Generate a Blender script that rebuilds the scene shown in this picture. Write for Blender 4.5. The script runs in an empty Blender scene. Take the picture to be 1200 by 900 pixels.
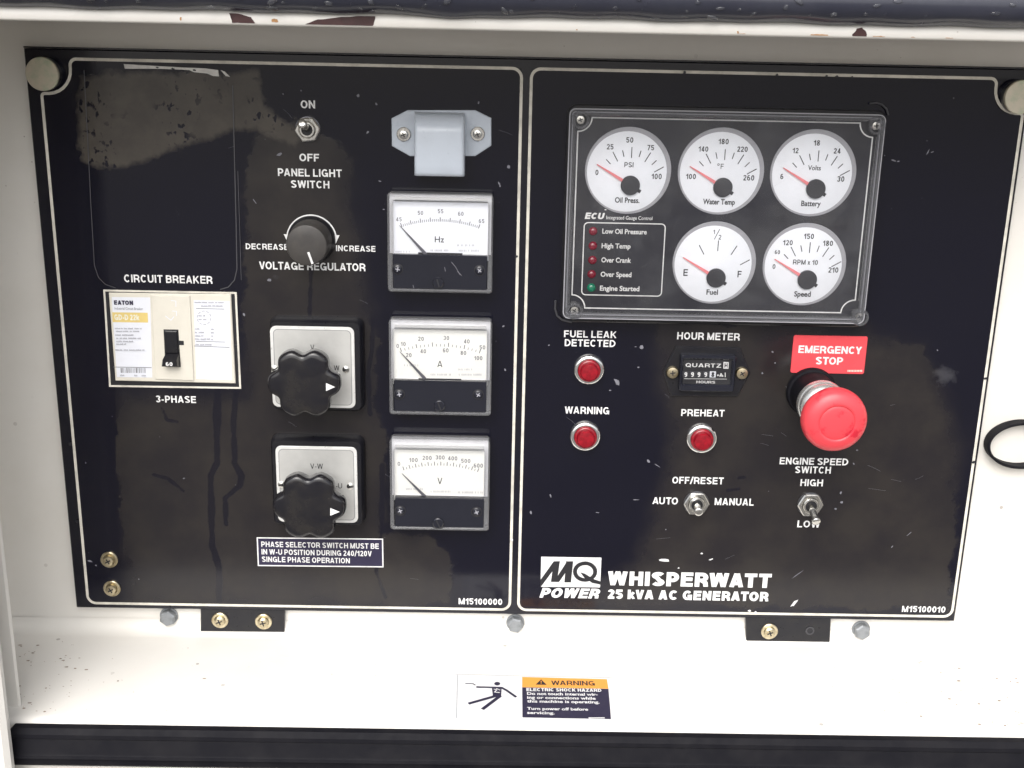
import bpy, math, random
import numpy as np
from mathutils import Matrix, Vector

random.seed(7)
rng = np.random.default_rng(7)
SC = bpy.context.scene
COL = SC.collection

# ------------------------------------------------------------------ camera
# panel space: x right, y up, h out of the panel towards the viewer (metres).  World: X = x, Z = y, Y = -h
CAM = np.array([-0.01719, -0.78417, 0.21809])
AX = np.array([[0.99977, -0.00608, 0.02060], [0.01794, -0.29071, -0.95664], [0.01181, 0.95679, -0.29054]])  # right, down, forward
FPX = 1400.0
cd = bpy.data.cameras.new('camera')
cd.sensor_width = 36.0
cd.lens = 36.0 * FPX / 1200.0
cd.clip_start = 0.02
cd.clip_end = 500.0
cam = bpy.data.objects.new('camera', cd)
m = Matrix.Identity(4)
r_, d_, f_ = [Vector(a).normalized() for a in AX]
for i in range(3):
    m[i][0], m[i][1], m[i][2], m[i][3] = r_[i], -d_[i], -f_[i], CAM[i]
cam.matrix_world = m
COL.objects.link(cam)
SC.camera = cam

# ------------------------------------------------------------------ sky, sun, exposure
SUN_EL, SUN_AZ = math.radians(45), math.radians(12)     # azimuth from the viewer's side, towards the left
w = bpy.data.worlds.new('World')
SC.world = w
w.use_nodes = True
wn = w.node_tree
bg = wn.nodes['Background']
sky = wn.nodes.new('ShaderNodeTexSky')
sky.sky_type = 'NISHITA'
sky.sun_disc = False
sky.sun_elevation = SUN_EL
sky.sun_rotation = math.radians(180) + SUN_AZ
sky.air_density = 1.0
sky.dust_density = 4.0
hs = wn.nodes.new('ShaderNodeHueSaturation')
hs.inputs['Saturation'].default_value = 0.28          # overcast
wn.links.new(sky.outputs[0], hs.inputs['Color'])
wn.links.new(hs.outputs[0], bg.inputs[0])
bg.inputs[1].default_value = 0.15
sd = bpy.data.lights.new('sun', 'SUN')
sd.energy = 1.5
sd.angle = math.radians(55)
sd.color = (1.0, 0.965, 0.925)
sun = bpy.data.objects.new('sun', sd)
sv = Vector((-math.sin(SUN_AZ) * math.cos(SUN_EL), -math.cos(SUN_AZ) * math.cos(SUN_EL), math.sin(SUN_EL)))
sun.rotation_euler = sv.to_track_quat('Z', 'Y').to_euler()
sun.location = (0, -3, 3)
COL.objects.link(sun)
SC.view_settings.view_transform = 'Standard'
SC.view_settings.look = 'None'
SC.view_settings.gamma = 1.0
SC.view_settings.use_curve_mapping = False
SC.view_settings.exposure = 0.54
SC.cycles.max_bounces = 10
SC.cycles.transparent_max_bounces = 16
SC.cycles.use_denoising = True


def pp(px, py, h=0.0):
    """the place on the plane h metres in front of the panel that photograph point (px, py) shows"""
    v = (px - 600) / FPX * AX[0] + (py - 450) / FPX * AX[1] + AX[2]
    t = (-h - CAM[1]) / v[1]
    q = CAM + t * v
    return (float(q[0]), float(q[2]))


def pl(px, py, z):
    """the same on a level surface at height z: (x, h)"""
    v = (px - 600) / FPX * AX[0] + (py - 450) / FPX * AX[1] + AX[2]
    t = (z - CAM[2]) / v[2]
    q = CAM + t * v
    return (float(q[0]), float(-q[1]))


def unit(px, py, h=0.0):
    """metres per photograph pixel across, there"""
    a, b = pp(px - 5, py, h), pp(px + 5, py, h)
    return math.hypot(a[0] - b[0], a[1] - b[1]) / 10


def unity(px, py, h=0.0):
    a, b = pp(px, py - 5, h), pp(px, py + 5, h)
    return math.hypot(a[0] - b[0], a[1] - b[1]) / 10


# ------------------------------------------------------------------ materials
MATS = {}


def nd(t, k, **kw):
    n = t.nodes.new(k)
    for a, b in kw.items():
        setattr(n, a, b)
    return n


def math_n(t, op, a, b=None, c=None, clamp=False):
    n = nd(t, 'ShaderNodeMath', operation=op, use_clamp=clamp)
    for i, v in enumerate((a, b, c)):
        if v is None:
            continue
        if isinstance(v, (int, float)):
            n.inputs[i].default_value = v
        else:
            t.links.new(v, n.inputs[i])
    return n.outputs[0]


def ramp(t, fac, lo, hi):
    n = nd(t, 'ShaderNodeMapRange', interpolation_type='SMOOTHSTEP')
    t.links.new(fac, n.inputs[0])
    n.inputs[1].default_value, n.inputs[2].default_value = lo, hi
    return n.outputs[0]


def noise(t, scale, detail=4, rough=0.6, off=None, stretch=None):
    tc = nd(t, 'ShaderNodeTexCoord')
    src = tc.outputs['Object']
    if off is not None or stretch is not None:
        mp = nd(t, 'ShaderNodeMapping')
        mp.inputs['Location'].default_value = off or (0, 0, 0)
        mp.inputs['Scale'].default_value = stretch or (1, 1, 1)
        t.links.new(src, mp.inputs[0])
        src = mp.outputs[0]
    n = nd(t, 'ShaderNodeTexNoise')
    n.inputs['Scale'].default_value = scale
    n.inputs['Detail'].default_value = detail
    n.inputs['Roughness'].default_value = rough
    t.links.new(src, n.inputs['Vector'])
    return n.outputs['Fac']


def mixc(t, fac, a, b):
    n = nd(t, 'ShaderNodeMix', data_type='RGBA')
    for s, v in ((0, fac), (6, a), (7, b)):
        if isinstance(v, (int, float)):
            n.inputs[s].default_value = v
        elif isinstance(v, tuple):
            n.inputs[s].default_value = (*v, 1)
        else:
            t.links.new(v, n.inputs[s])
    return n.outputs[2]


def mixf(t, fac, a, b):
    n = nd(t, 'ShaderNodeMix', data_type='FLOAT')
    for s, v in ((0, fac), (2, a), (3, b)):
        if isinstance(v, (int, float)):
            n.inputs[s].default_value = v
        else:
            t.links.new(v, n.inputs[s])
    return n.outputs[0]


def mat(name, col, rough=0.5, metal=0.0, spec=0.5, wear=0.12, scale=90, bump=0.0, coat=0.0, wearcol=None, alpha=1.0, sss=0.0, edge=(0.35, 0.75)):
    mt = bpy.data.materials.new(name)
    mt.use_nodes = True
    t = mt.node_tree
    p = t.nodes['Principled BSDF']
    n1 = noise(t, scale, 5, 0.65)
    f = ramp(t, n1, *edge)
    c2 = wearcol or tuple(max(0.0, c * (1 - wear)) for c in col)
    t.links.new(mixc(t, f, col, c2), p.inputs['Base Color'])
    n2 = noise(t, scale * 4, 3, 0.5, (0.3, 0.7, 0.1))
    t.links.new(mixf(t, n2, max(0.02, rough * 0.75), min(1, rough * 1.25)), p.inputs['Roughness'])
    p.inputs['Metallic'].default_value = metal
    p.inputs['Specular IOR Level'].default_value = spec
    p.inputs['Coat Weight'].default_value = coat
    p.inputs['Coat Roughness'].default_value = 0.08
    p.inputs['Alpha'].default_value = alpha
    if sss:
        p.inputs['Subsurface Weight'].default_value = sss
        p.inputs['Subsurface Radius'].default_value = (1, 1, 1)
        p.inputs['Subsurface Scale'].default_value = 0.003
    if bump:
        b = nd(t, 'ShaderNodeBump')
        b.inputs['Strength'].default_value = bump
        b.inputs['Distance'].default_value = 0.0004
        t.links.new(n2, b.inputs['Height'])
        t.links.new(b.outputs[0], p.inputs['Normal'])
    MATS[name] = mt
    return mt


mat('black_enamel', (0.006, 0.006, 0.012), 0.22, bump=0.03)
mat('black_plastic', (0.008, 0.008, 0.012), 0.3, wear=0.3, spec=0.42, bump=0.012, wearcol=(0.014, 0.0135, 0.015))
mat('knob_plastic', (0.007, 0.007, 0.011), 0.16, spec=0.55, bump=0.08, scale=55, wearcol=(0.022, 0.020, 0.019))
mat('grey_knob', (0.040, 0.037, 0.036), 0.5, bump=0.08, wearcol=(0.055, 0.05, 0.045))
mat('meter_black', (0.012, 0.013, 0.020), 0.16, wearcol=(0.014, 0.015, 0.023), scale=30)
mat('rubber', (0.006, 0.006, 0.009), 0.6, spec=0.12, bump=0.05, wearcol=(0.012, 0.0115, 0.014), scale=40)
mat('wet_rubber', (0.026, 0.028, 0.043), 0.25, bump=0.2, wearcol=(0.036, 0.038, 0.053), scale=30)
mat('ink_white', (0.80, 0.80, 0.80), 0.45, wear=0.22, scale=140)
mat('ink_cream', (0.72, 0.69, 0.61), 0.45, wear=0.35, scale=60)
mat('ink_black', (0.012, 0.012, 0.016), 0.5)
mat('ink_navy', (0.018, 0.014, 0.045), 0.45)
mat('ink_grey', (0.19, 0.19, 0.21), 0.6)
mat('ink_tick', (0.13, 0.13, 0.15), 0.6)
mat('ink_faint', (0.36, 0.36, 0.40), 0.6)
mat('dial_white', (0.83, 0.85, 0.90), 0.5, wear=0.03)
mat('dial_cream', (0.86, 0.86, 0.83), 0.5, wear=0.03)
mat('tray_grey', (0.80, 0.80, 0.81), 0.4)
mat('gauge_rim', (0.36, 0.36, 0.39), 0.35)
mat('needle_red', (0.80, 0.24, 0.26), 0.4)
mat('needle_grey', (0.10, 0.10, 0.12), 0.4)
mat('hub_grey', (0.035, 0.035, 0.042), 0.4)
mat('cluster_face', (0.016, 0.016, 0.025), 0.35, wearcol=(0.030, 0.029, 0.034), scale=25)
mat('nickel', (0.70, 0.69, 0.66), 0.22, metal=1.0, wear=0.25, scale=200)
mat('chrome', (0.85, 0.85, 0.84), 0.12, metal=1.0, wear=0.1)
mat('dark_metal', (0.10, 0.10, 0.11), 0.3, metal=0.8)
mat('brass_zinc', (0.70, 0.62, 0.44), 0.3, metal=1.0, scale=260, wearcol=(0.42, 0.34, 0.20))
mat('zinc_cap', (0.62, 0.56, 0.46), 0.45, metal=0.75, scale=85, wearcol=(0.40, 0.46, 0.33))
mat('satin_steel', (0.72, 0.72, 0.71), 0.25, metal=0.8, wear=0.15)
mat('bolt_steel', (0.27, 0.285, 0.30), 0.5, metal=0.4, scale=200, wear=0.3)
mat('silver_plate', (0.66, 0.66, 0.64), 0.42, metal=0.55, wear=0.15, scale=35)
mat('plate_rim', (0.82, 0.82, 0.80), 0.3, metal=0.3)
mat('milky_plastic', (0.52, 0.57, 0.64), 0.3, sss=0.15, wear=0.08, scale=40)
mat('breaker_beige', (0.68, 0.65, 0.57), 0.45, wear=0.06)
mat('label_white', (0.74, 0.76, 0.82), 0.4, wear=0.04)
mat('label_yellow', (0.72, 0.56, 0.20), 0.4, wear=0.08)
mat('ink_pale', (0.80, 0.78, 0.66), 0.4)
mat('stop_red', (0.72, 0.060, 0.076), 0.36, scale=42, wearcol=(0.56, 0.018, 0.038), edge=(0.53, 0.60))
mat('stop_red_clean', (0.60, 0.03, 0.05), 0.3)
mat('sign_red', (0.74, 0.07, 0.085), 0.42, wear=0.08)
mat('sign_orange', (0.88, 0.36, 0.06), 0.42, wear=0.05)
mat('sticker_white', (0.82, 0.82, 0.82), 0.4, wear=0.03)
mat('lens_red', (0.20, 0.002, 0.009), 0.14, coat=0.5, scale=300, wearcol=(0.36, 0.004, 0.016))
mat('led_red', (0.22, 0.006, 0.025), 0.2, coat=0.5)
mat('led_green', (0.01, 0.20, 0.11), 0.2, coat=0.5)
mat('rust_brown', (0.045, 0.012, 0.012), 0.6, wear=0.5)
mat('rust_orange', (0.45, 0.24, 0.10), 0.7, wear=0.3)
mat('dirt', (0.36, 0.27, 0.21), 0.8, wear=0.5, scale=400)
mat('scuff', (0.20, 0.20, 0.23), 0.7, wear=0.4, scale=300)
mat('chip_white', (0.70, 0.70, 0.72), 0.6, wear=0.2, scale=300)
mat('tape', (0.74, 0.73, 0.70), 0.45, wear=0.3, scale=120)
mat('film_line', (0.055, 0.055, 0.062), 0.35)
mat('asphalt', (0.16, 0.15, 0.14), 0.9, wear=0.4, scale=3)


def glass_mat(name, haze, tint=(1, 1, 1), hazecol=(0.6, 0.62, 0.66), ior=1.35, even=False):
    mt = bpy.data.materials.new(name)
    mt.use_nodes = True
    t = mt.node_tree
    t.nodes.remove(t.nodes['Principled BSDF'])
    out = t.nodes['Material Output']
    tr = nd(t, 'ShaderNodeBsdfTransparent')
    tr.inputs[0].default_value = (*tint, 1)
    df = nd(t, 'ShaderNodeBsdfDiffuse')
    df.inputs[0].default_value = (*hazecol, 1)
    gl = nd(t, 'ShaderNodeBsdfGlossy')
    gl.inputs['Roughness'].default_value = 0.06
    fr = nd(t, 'ShaderNodeFresnel')
    fr.inputs[0].default_value = ior
    m1 = nd(t, 'ShaderNodeMixShader')
    n = noise(t, 35, 5, 0.6)
    t.links.new(mixf(t, n, haze * 0.7, haze * 1.3) if even else math_n(t, 'MULTIPLY', ramp(t, n, 0.3, 0.8), haze * 2), m1.inputs[0])
    t.links.new(tr.outputs[0], m1.inputs[1])
    t.links.new(df.outputs[0], m1.inputs[2])
    m2 = nd(t, 'ShaderNodeMixShader')
    t.links.new(fr.outputs[0], m2.inputs[0])
    t.links.new(m1.outputs[0], m2.inputs[1])
    t.links.new(gl.outputs[0], m2.inputs[2])
    t.links.new(m2.outputs[0], out.inputs[0])
    MATS[name] = mt


glass_mat('clear_pane', 0.03)
glass_mat('meter_pane', 0.02, ior=1.3)
glass_mat('clear_rim', 0.16, (0.92, 0.92, 0.94), (0.42, 0.43, 0.46), 1.5, True)
glass_mat('meter_rim', 0.16, (0.94, 0.94, 0.96), (0.70, 0.71, 0.74), 1.45, True)
glass_mat('water', 0.06, ior=1.33)


def housing_mat():
    mt = bpy.data.materials.new('white_paint')
    mt.use_nodes = True
    t = mt.node_tree
    p = t.nodes['Principled BSDF']
    base = mixc(t, ramp(t, noise(t, 9, 6, 0.6), 0.35, 0.8), (0.76, 0.74, 0.70), (0.70, 0.675, 0.625))
    # faint warm streaks running down
    st = ramp(t, noise(t, 14, 5, 0.7, (1, 2, 3), (1.0, 1.0, 0.25)), 0.62, 0.80)
    base = mixc(t, math_n(t, 'MULTIPLY', st, 0.35), base, (0.60, 0.50, 0.40))
    # small specks
    tc = nd(t, 'ShaderNodeTexCoord')
    vo = nd(t, 'ShaderNodeTexVoronoi')
    vo.inputs['Scale'].default_value = 62
    t.links.new(tc.outputs['Object'], vo.inputs['Vector'])
    near = math_n(t, 'LESS_THAN', vo.outputs['Distance'], 0.085)
    wn_ = nd(t, 'ShaderNodeTexWhiteNoise')
    t.links.new(vo.outputs['Position'], wn_.inputs['Vector'])
    some = math_n(t, 'GREATER_THAN', wn_.outputs['Value'], 0.72)
    cl = ramp(t, noise(t, 7, 2, 0.5, (5, 1, 2)), 0.45, 0.60)
    sp = math_n(t, 'MULTIPLY', math_n(t, 'MULTIPLY', near, some), cl)
    base = mixc(t, math_n(t, 'MULTIPLY', sp, 0.7), base, (0.16, 0.12, 0.10))
    vo2 = nd(t, 'ShaderNodeTexVoronoi')
    vo2.inputs['Scale'].default_value = 170
    t.links.new(tc.outputs['Object'], vo2.inputs['Vector'])
    wn2 = nd(t, 'ShaderNodeTexWhiteNoise')
    t.links.new(vo2.outputs['Position'], wn2.inputs['Vector'])
    sz = math_n(t, 'MULTIPLY', wn2.outputs['Value'], 0.16)
    sp2 = math_n(t, 'MULTIPLY', math_n(t, 'LESS_THAN', vo2.outputs['Distance'], math_n(t, 'SUBTRACT', sz, 0.06)), ramp(t, noise(t, 5, 3, 0.6, (2, 8, 2)), 0.48, 0.62))
    base = mixc(t, math_n(t, 'MULTIPLY', sp2, 0.65), base, (0.20, 0.14, 0.10))
    # rubbed grey scuffs
    sc = ramp(t, noise(t, 26, 7, 0.75, (8, 3, 1), (0.35, 1, 1)), 0.66, 0.74)
    base = mixc(t, math_n(t, 'MULTIPLY', sc, 0.3), base, (0.42, 0.39, 0.36))
    t.links.new(base, p.inputs['Base Color'])
    p.inputs['Roughness'].default_value = 0.42
    b = nd(t, 'ShaderNodeBump')
    b.inputs['Strength'].default_value = 0.06
    b.inputs['Distance'].default_value = 0.001
    t.links.new(noise(t, 120, 3, 0.5), b.inputs['Height'])
    t.links.new(b.outputs[0], p.inputs['Normal'])
    MATS['white_paint'] = mt


housing_mat()


def faceplate_mat():
    """gloss black decal with wet-gloss reflections painted in as brown tone; their outline comes from the mesh (signed millimetres), the ragged edge from noise"""
    mt = bpy.data.materials.new('faceplate_black')
    mt.use_nodes = True
    t = mt.node_tree
    p = t.nodes['Principled BSDF']

    def attr(n):
        a = nd(t, 'ShaderNodeAttribute', attribute_name=n)
        return a.outputs['Fac']
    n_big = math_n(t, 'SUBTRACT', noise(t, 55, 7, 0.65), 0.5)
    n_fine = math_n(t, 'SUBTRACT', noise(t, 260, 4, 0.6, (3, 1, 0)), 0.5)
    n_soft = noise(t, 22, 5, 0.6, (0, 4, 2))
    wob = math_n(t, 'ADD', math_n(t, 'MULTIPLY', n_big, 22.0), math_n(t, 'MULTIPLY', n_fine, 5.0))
    sharp = ramp(t, math_n(t, 'ADD', attr('painted_sheen'), wob), -1.6, 3.0)
    loose = ramp(t, math_n(t, 'ADD', attr('painted_sheen'), wob), -10.0, 16.0)
    painted_sheen = mixf(t, ramp(t, noise(t, 9, 3, 0.5, (4, 4, 1)), 0.40, 0.58), sharp, loose)
    painted_sheen = math_n(t, 'MULTIPLY', painted_sheen, mixf(t, ramp(t, n_soft, 0.3, 0.75), 0.55, 1.08))
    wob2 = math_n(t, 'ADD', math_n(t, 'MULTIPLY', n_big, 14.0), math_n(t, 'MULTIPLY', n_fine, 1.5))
    sheen_patch = ramp(t, math_n(t, 'ADD', attr('sheen_patch'), wob2), -1.8, 3.4)
    # dark specks left open in the reflection painted at the upper left
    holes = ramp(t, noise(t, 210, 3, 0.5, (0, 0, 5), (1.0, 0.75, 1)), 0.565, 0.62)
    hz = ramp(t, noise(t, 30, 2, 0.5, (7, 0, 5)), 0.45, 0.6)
    sheen_patch = math_n(t, 'MULTIPLY', sheen_patch, math_n(t, 'SUBTRACT', 1.0, math_n(t, 'MULTIPLY', holes, hz)))
    sheen_patch = math_n(t, 'MULTIPLY', sheen_patch, mixf(t, ramp(t, noise(t, 34, 6, 0.65, (2, 2, 2)), 0.3, 0.72), 0.72, 1.06))
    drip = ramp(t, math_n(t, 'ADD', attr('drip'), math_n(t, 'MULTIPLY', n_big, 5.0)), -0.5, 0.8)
    painted_sheen = math_n(t, 'MULTIPLY', painted_sheen, math_n(t, 'SUBTRACT', 1.0, math_n(t, 'MULTIPLY', drip, 0.75)))
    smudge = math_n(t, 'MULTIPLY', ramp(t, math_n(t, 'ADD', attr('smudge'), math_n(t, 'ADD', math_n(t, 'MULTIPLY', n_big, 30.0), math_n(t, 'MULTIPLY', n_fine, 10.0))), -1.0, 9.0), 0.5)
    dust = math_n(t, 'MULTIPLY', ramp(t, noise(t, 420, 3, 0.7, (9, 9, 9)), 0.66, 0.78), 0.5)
    c = mixc(t, painted_sheen, (0.0042, 0.0042, 0.0105), (0.0225, 0.0195, 0.0185))  # brown reflection of the ground mixed into the base colour
    c = mixc(t, sheen_patch, c, (0.068, 0.060, 0.051))  # brighter sheen at the upper left, also painted as colour
    c = mixc(t, smudge, c, (0.07, 0.07, 0.08))
    c = mixc(t, math_n(t, 'MULTIPLY', dust, 0.35), c, (0.07, 0.07, 0.08))
    t.links.new(c, p.inputs['Base Color'])
    any_ = math_n(t, 'MAXIMUM', painted_sheen, math_n(t, 'MULTIPLY', sheen_patch, 0.6))
    t.links.new(mixf(t, any_, 0.10, 0.26), p.inputs['Roughness'])
    p.inputs['Specular IOR Level'].default_value = 0.45
    b = nd(t, 'ShaderNodeBump')
    b.inputs['Strength'].default_value = 0.12
    b.inputs['Distance'].default_value = 0.0006
    t.links.new(math_n(t, 'ADD', any_, math_n(t, 'MULTIPLY', n_big, 0.6)), b.inputs['Height'])
    t.links.new(b.outputs[0], p.inputs['Normal'])
    MATS['faceplate_black'] = mt


faceplate_mat()

# ------------------------------------------------------------------ objects
ORG = {}       # origin (x, y, h) of each thing in panel space
ROOT = {}


def set_tags(o, label=None, cat=None, group=None, kind=None):
    for k, v in (('label', label), ('category', cat), ('group', group), ('kind', kind)):
        if v:
            o[k] = v


def thing(name, label, cat, at=(0, 0, 0), group=None):
    o = bpy.data.objects.new(name, None)
    o.empty_display_size = 0.01
    COL.objects.link(o)
    o.location = (at[0], -at[2], at[1])
    o.rotation_euler = (math.pi / 2, 0, 0)
    ORG[o.name] = tuple(at)
    ROOT[o.name] = o.name
    set_tags(o, label, cat, group)
    return o


def inset(poly, d):
    """offset a counter-clockwise outline inwards by d"""
    n = len(poly)
    out = []
    for i in range(n):
        a, b, c = poly[i - 1], poly[i], poly[(i + 1) % n]
        e1 = (b[0] - a[0], b[1] - a[1])
        e2 = (c[0] - b[0], c[1] - b[1])
        l1, l2 = math.hypot(*e1) or 1e-9, math.hypot(*e2) or 1e-9
        n1, n2 = (-e1[1] / l1, e1[0] / l1), (-e2[1] / l2, e2[0] / l2)
        k = 1 + n1[0] * n2[0] + n1[1] * n2[1]
        k = max(k, 0.35)
        out.append((b[0] + d * (n1[0] + n2[0]) / k, b[1] + d * (n1[1] + n2[1]) / k))
    return out


def ccw(poly):
    a = sum(poly[i - 1][0] * poly[i][1] - poly[i][0] * poly[i - 1][1] for i in range(len(poly)))
    return list(poly) if a > 0 else list(poly)[::-1]


def rrect(cx, cy, w, h, r, n=5):
    pts = []
    for sx, sy, a0 in ((1, -1, -90), (1, 1, 0), (-1, 1, 90), (-1, -1, 180)):
        for i in range(n + 1):
            a = math.radians(a0 + 90 * i / n)
            pts.append((cx + sx * (w / 2 - r) + r * math.cos(a), cy + sy * (h / 2 - r) + r * math.sin(a)))
    return pts


def ngon(cx, cy, r, n=32, a0=0.0, ry=None):
    return [(cx + r * math.cos(a0 + 2 * math.pi * i / n), cy + (ry or r) * math.sin(a0 + 2 * math.pi * i / n)) for i in range(n)]


class MB:
    def __init__(s):
        s.v, s.f = [], []
        s.k = 0

    def add(s, vs, fs):
        b = len(s.v)
        s.v += [tuple(q) for q in vs]
        s.f += [tuple(i + b for i in f) for f in fs]
        return s

    def rings(s, rs, closed=True, cap0=False, cap1=True):
        n = len(rs[0])
        vs = [q for r in rs for q in r]
        fs = []
        for j in range(len(rs) - 1):
            for i in range(n if closed else n - 1):
                k = (i + 1) % n
                fs.append((j * n + i, j * n + k, (j + 1) * n + k, (j + 1) * n + i))
        if cap0:
            fs.append(tuple(range(n))[::-1])
        if cap1:
            fs.append(tuple((len(rs) - 1) * n + i for i in range(n)))
        return s.add(vs, fs)

    def prism(s, poly, levels, cap0=False, cap1=True):
        """levels: (inset, height) from the back to the front"""
        poly = ccw(poly)
        return s.rings([[(q[0], q[1], z) for q in inset(poly, i)] for i, z in levels], cap0=cap0, cap1=cap1)

    def frame(s, outer, inner, z0, z1, bev=0.0):
        """a flat ring between two outlines of the same number of points, walls inside and out"""
        outer, inner = ccw(outer), ccw(inner)
        b = bev
        rs = [[(q[0], q[1], z0) for q in outer], [(q[0], q[1], z1 - b) for q in outer]]
        if b:
            rs.append([(q[0], q[1], z1) for q in inset(outer, b)])
            rs.append([(q[0], q[1], z1) for q in inset(inner, -b)])
        else:
            rs.append([(q[0], q[1], z1) for q in inner])
        if b:
            rs.append([(q[0], q[1], z1 - b) for q in inner])
        rs.append([(q[0], q[1], z0) for q in inner])
        return s.rings(rs, cap1=False)

    def lathe(s, c, prof, n=36, axis=None, cap1=True, cap0=False):
        """profile (radius, height) round an axis out of the panel; c = (x, y) ; axis = tilt (dx, dy) per unit height"""
        dx, dy = axis or (0, 0)
        rs = []
        for r, z in prof:
            rs.append([(c[0] + dx * z + r * math.cos(2 * math.pi * i / n), c[1] + dy * z + r * math.sin(2 * math.pi * i / n), z) for i in range(n)])
        return s.rings(rs, cap0=cap0, cap1=cap1)

    def box(s, x0, x1, y0, y1, z0, z1, bev=0.0):
        p = [(x0, y0), (x1, y0), (x1, y1), (x0, y1)]
        if bev:
            p = rrect((x0 + x1) / 2, (y0 + y1) / 2, x1 - x0, y1 - y0, bev, 2)
            return s.prism(p, [(bev, z0), (0, z0 + bev), (0, z1 - bev), (bev, z1)], cap0=True)
        return s.prism(p, [(0, z0), (0, z1)], cap0=True)

    def stroke(s, pts, wd, z, closed=False, thick=0.0):
        """a flat line of width wd along pts"""
        n = len(pts)
        L, R = [], []
        for i in range(n):
            a = pts[i - 1] if (i or closed) else None
            c = pts[(i + 1) % n] if (i < n - 1 or closed) else None
            b = pts[i]

            def nrm(u, v):
                e = (v[0] - u[0], v[1] - u[1])
                l = math.hypot(*e) or 1e-9
                return (-e[1] / l, e[0] / l)
            n1 = nrm(a, b) if a else None
            n2 = nrm(b, c) if c else None
            if n1 and n2:
                k = max(1 + n1[0] * n2[0] + n1[1] * n2[1], 0.30)
                q = ((n1[0] + n2[0]) / k, (n1[1] + n2[1]) / k)
            else:
                q = n1 or n2
            L.append((b[0] + q[0] * wd / 2, b[1] + q[1] * wd / 2, z + s.k * 6e-6))
            R.append((b[0] - q[0] * wd / 2, b[1] - q[1] * wd / 2, z + s.k * 6e-6))
        fs = []
        for i in range(n if closed else n - 1):
            j = (i + 1) % n
            fs.append((i, n + i, n + j, j))
        s.k += 1
        return s.add(L + R, fs)

    def flat(s, poly, z):
        poly = ccw(poly)
        z = z + s.k * 6e-6
        s.k += 1
        return s.add([(q[0], q[1], z) for q in poly], [tuple(range(len(poly)))])

    def tube(s, pts, r, n=10, cap=True):
        P = [Vector(q) for q in pts]
        rs = []
        up = Vector((0.013, 0.3, 1)).normalized()
        for i, q in enumerate(P):
            t = (P[min(i + 1, len(P) - 1)] - P[max(i - 1, 0)]).normalized()
            u = up - t * up.dot(t)
            if u.length < 1e-3:
                u = Vector((1, 0, 0)) - t * t.x
            u.normalize()
            v = t.cross(u)
            rr = r[i] if isinstance(r, (list, tuple)) else r
            rs.append([tuple(q + u * rr * math.cos(2 * math.pi * k / n) + v * rr * math.sin(2 * math.pi * k / n)) for k in range(n)])
        return s.rings(rs, cap0=cap, cap1=cap)

    def build(s, name, material, parent, label=None, smooth=35, kind=None):
        rt = ROOT[parent.name]
        ox, oy, oz = ORG[rt]
        me = bpy.data.meshes.new(name)
        me.from_pydata([(a - ox, b - oy, c - oz) for a, b, c in s.v], [], s.f)
        me.validate()
        me.materials.append(MATS[material])
        o = bpy.data.objects.new(name, me)
        COL.objects.link(o)
        o.parent = parent
        ROOT[o.name] = rt
        if smooth:
            me.polygons.foreach_set('use_smooth', [True] * len(me.polygons))
            me.set_sharp_from_angle(angle=math.radians(smooth))
        set_tags(o, label, kind=kind)
        return o


# ------------------------------------------------------------------ lettering
def arc(cx, cy, rx, ry, a0, a1, n=9):
    return [(cx + rx * math.cos(math.radians(a0 + (a1 - a0) * i / n)), cy + ry * math.sin(math.radians(a0 + (a1 - a0) * i / n))) for i in range(n + 1)]


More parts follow.
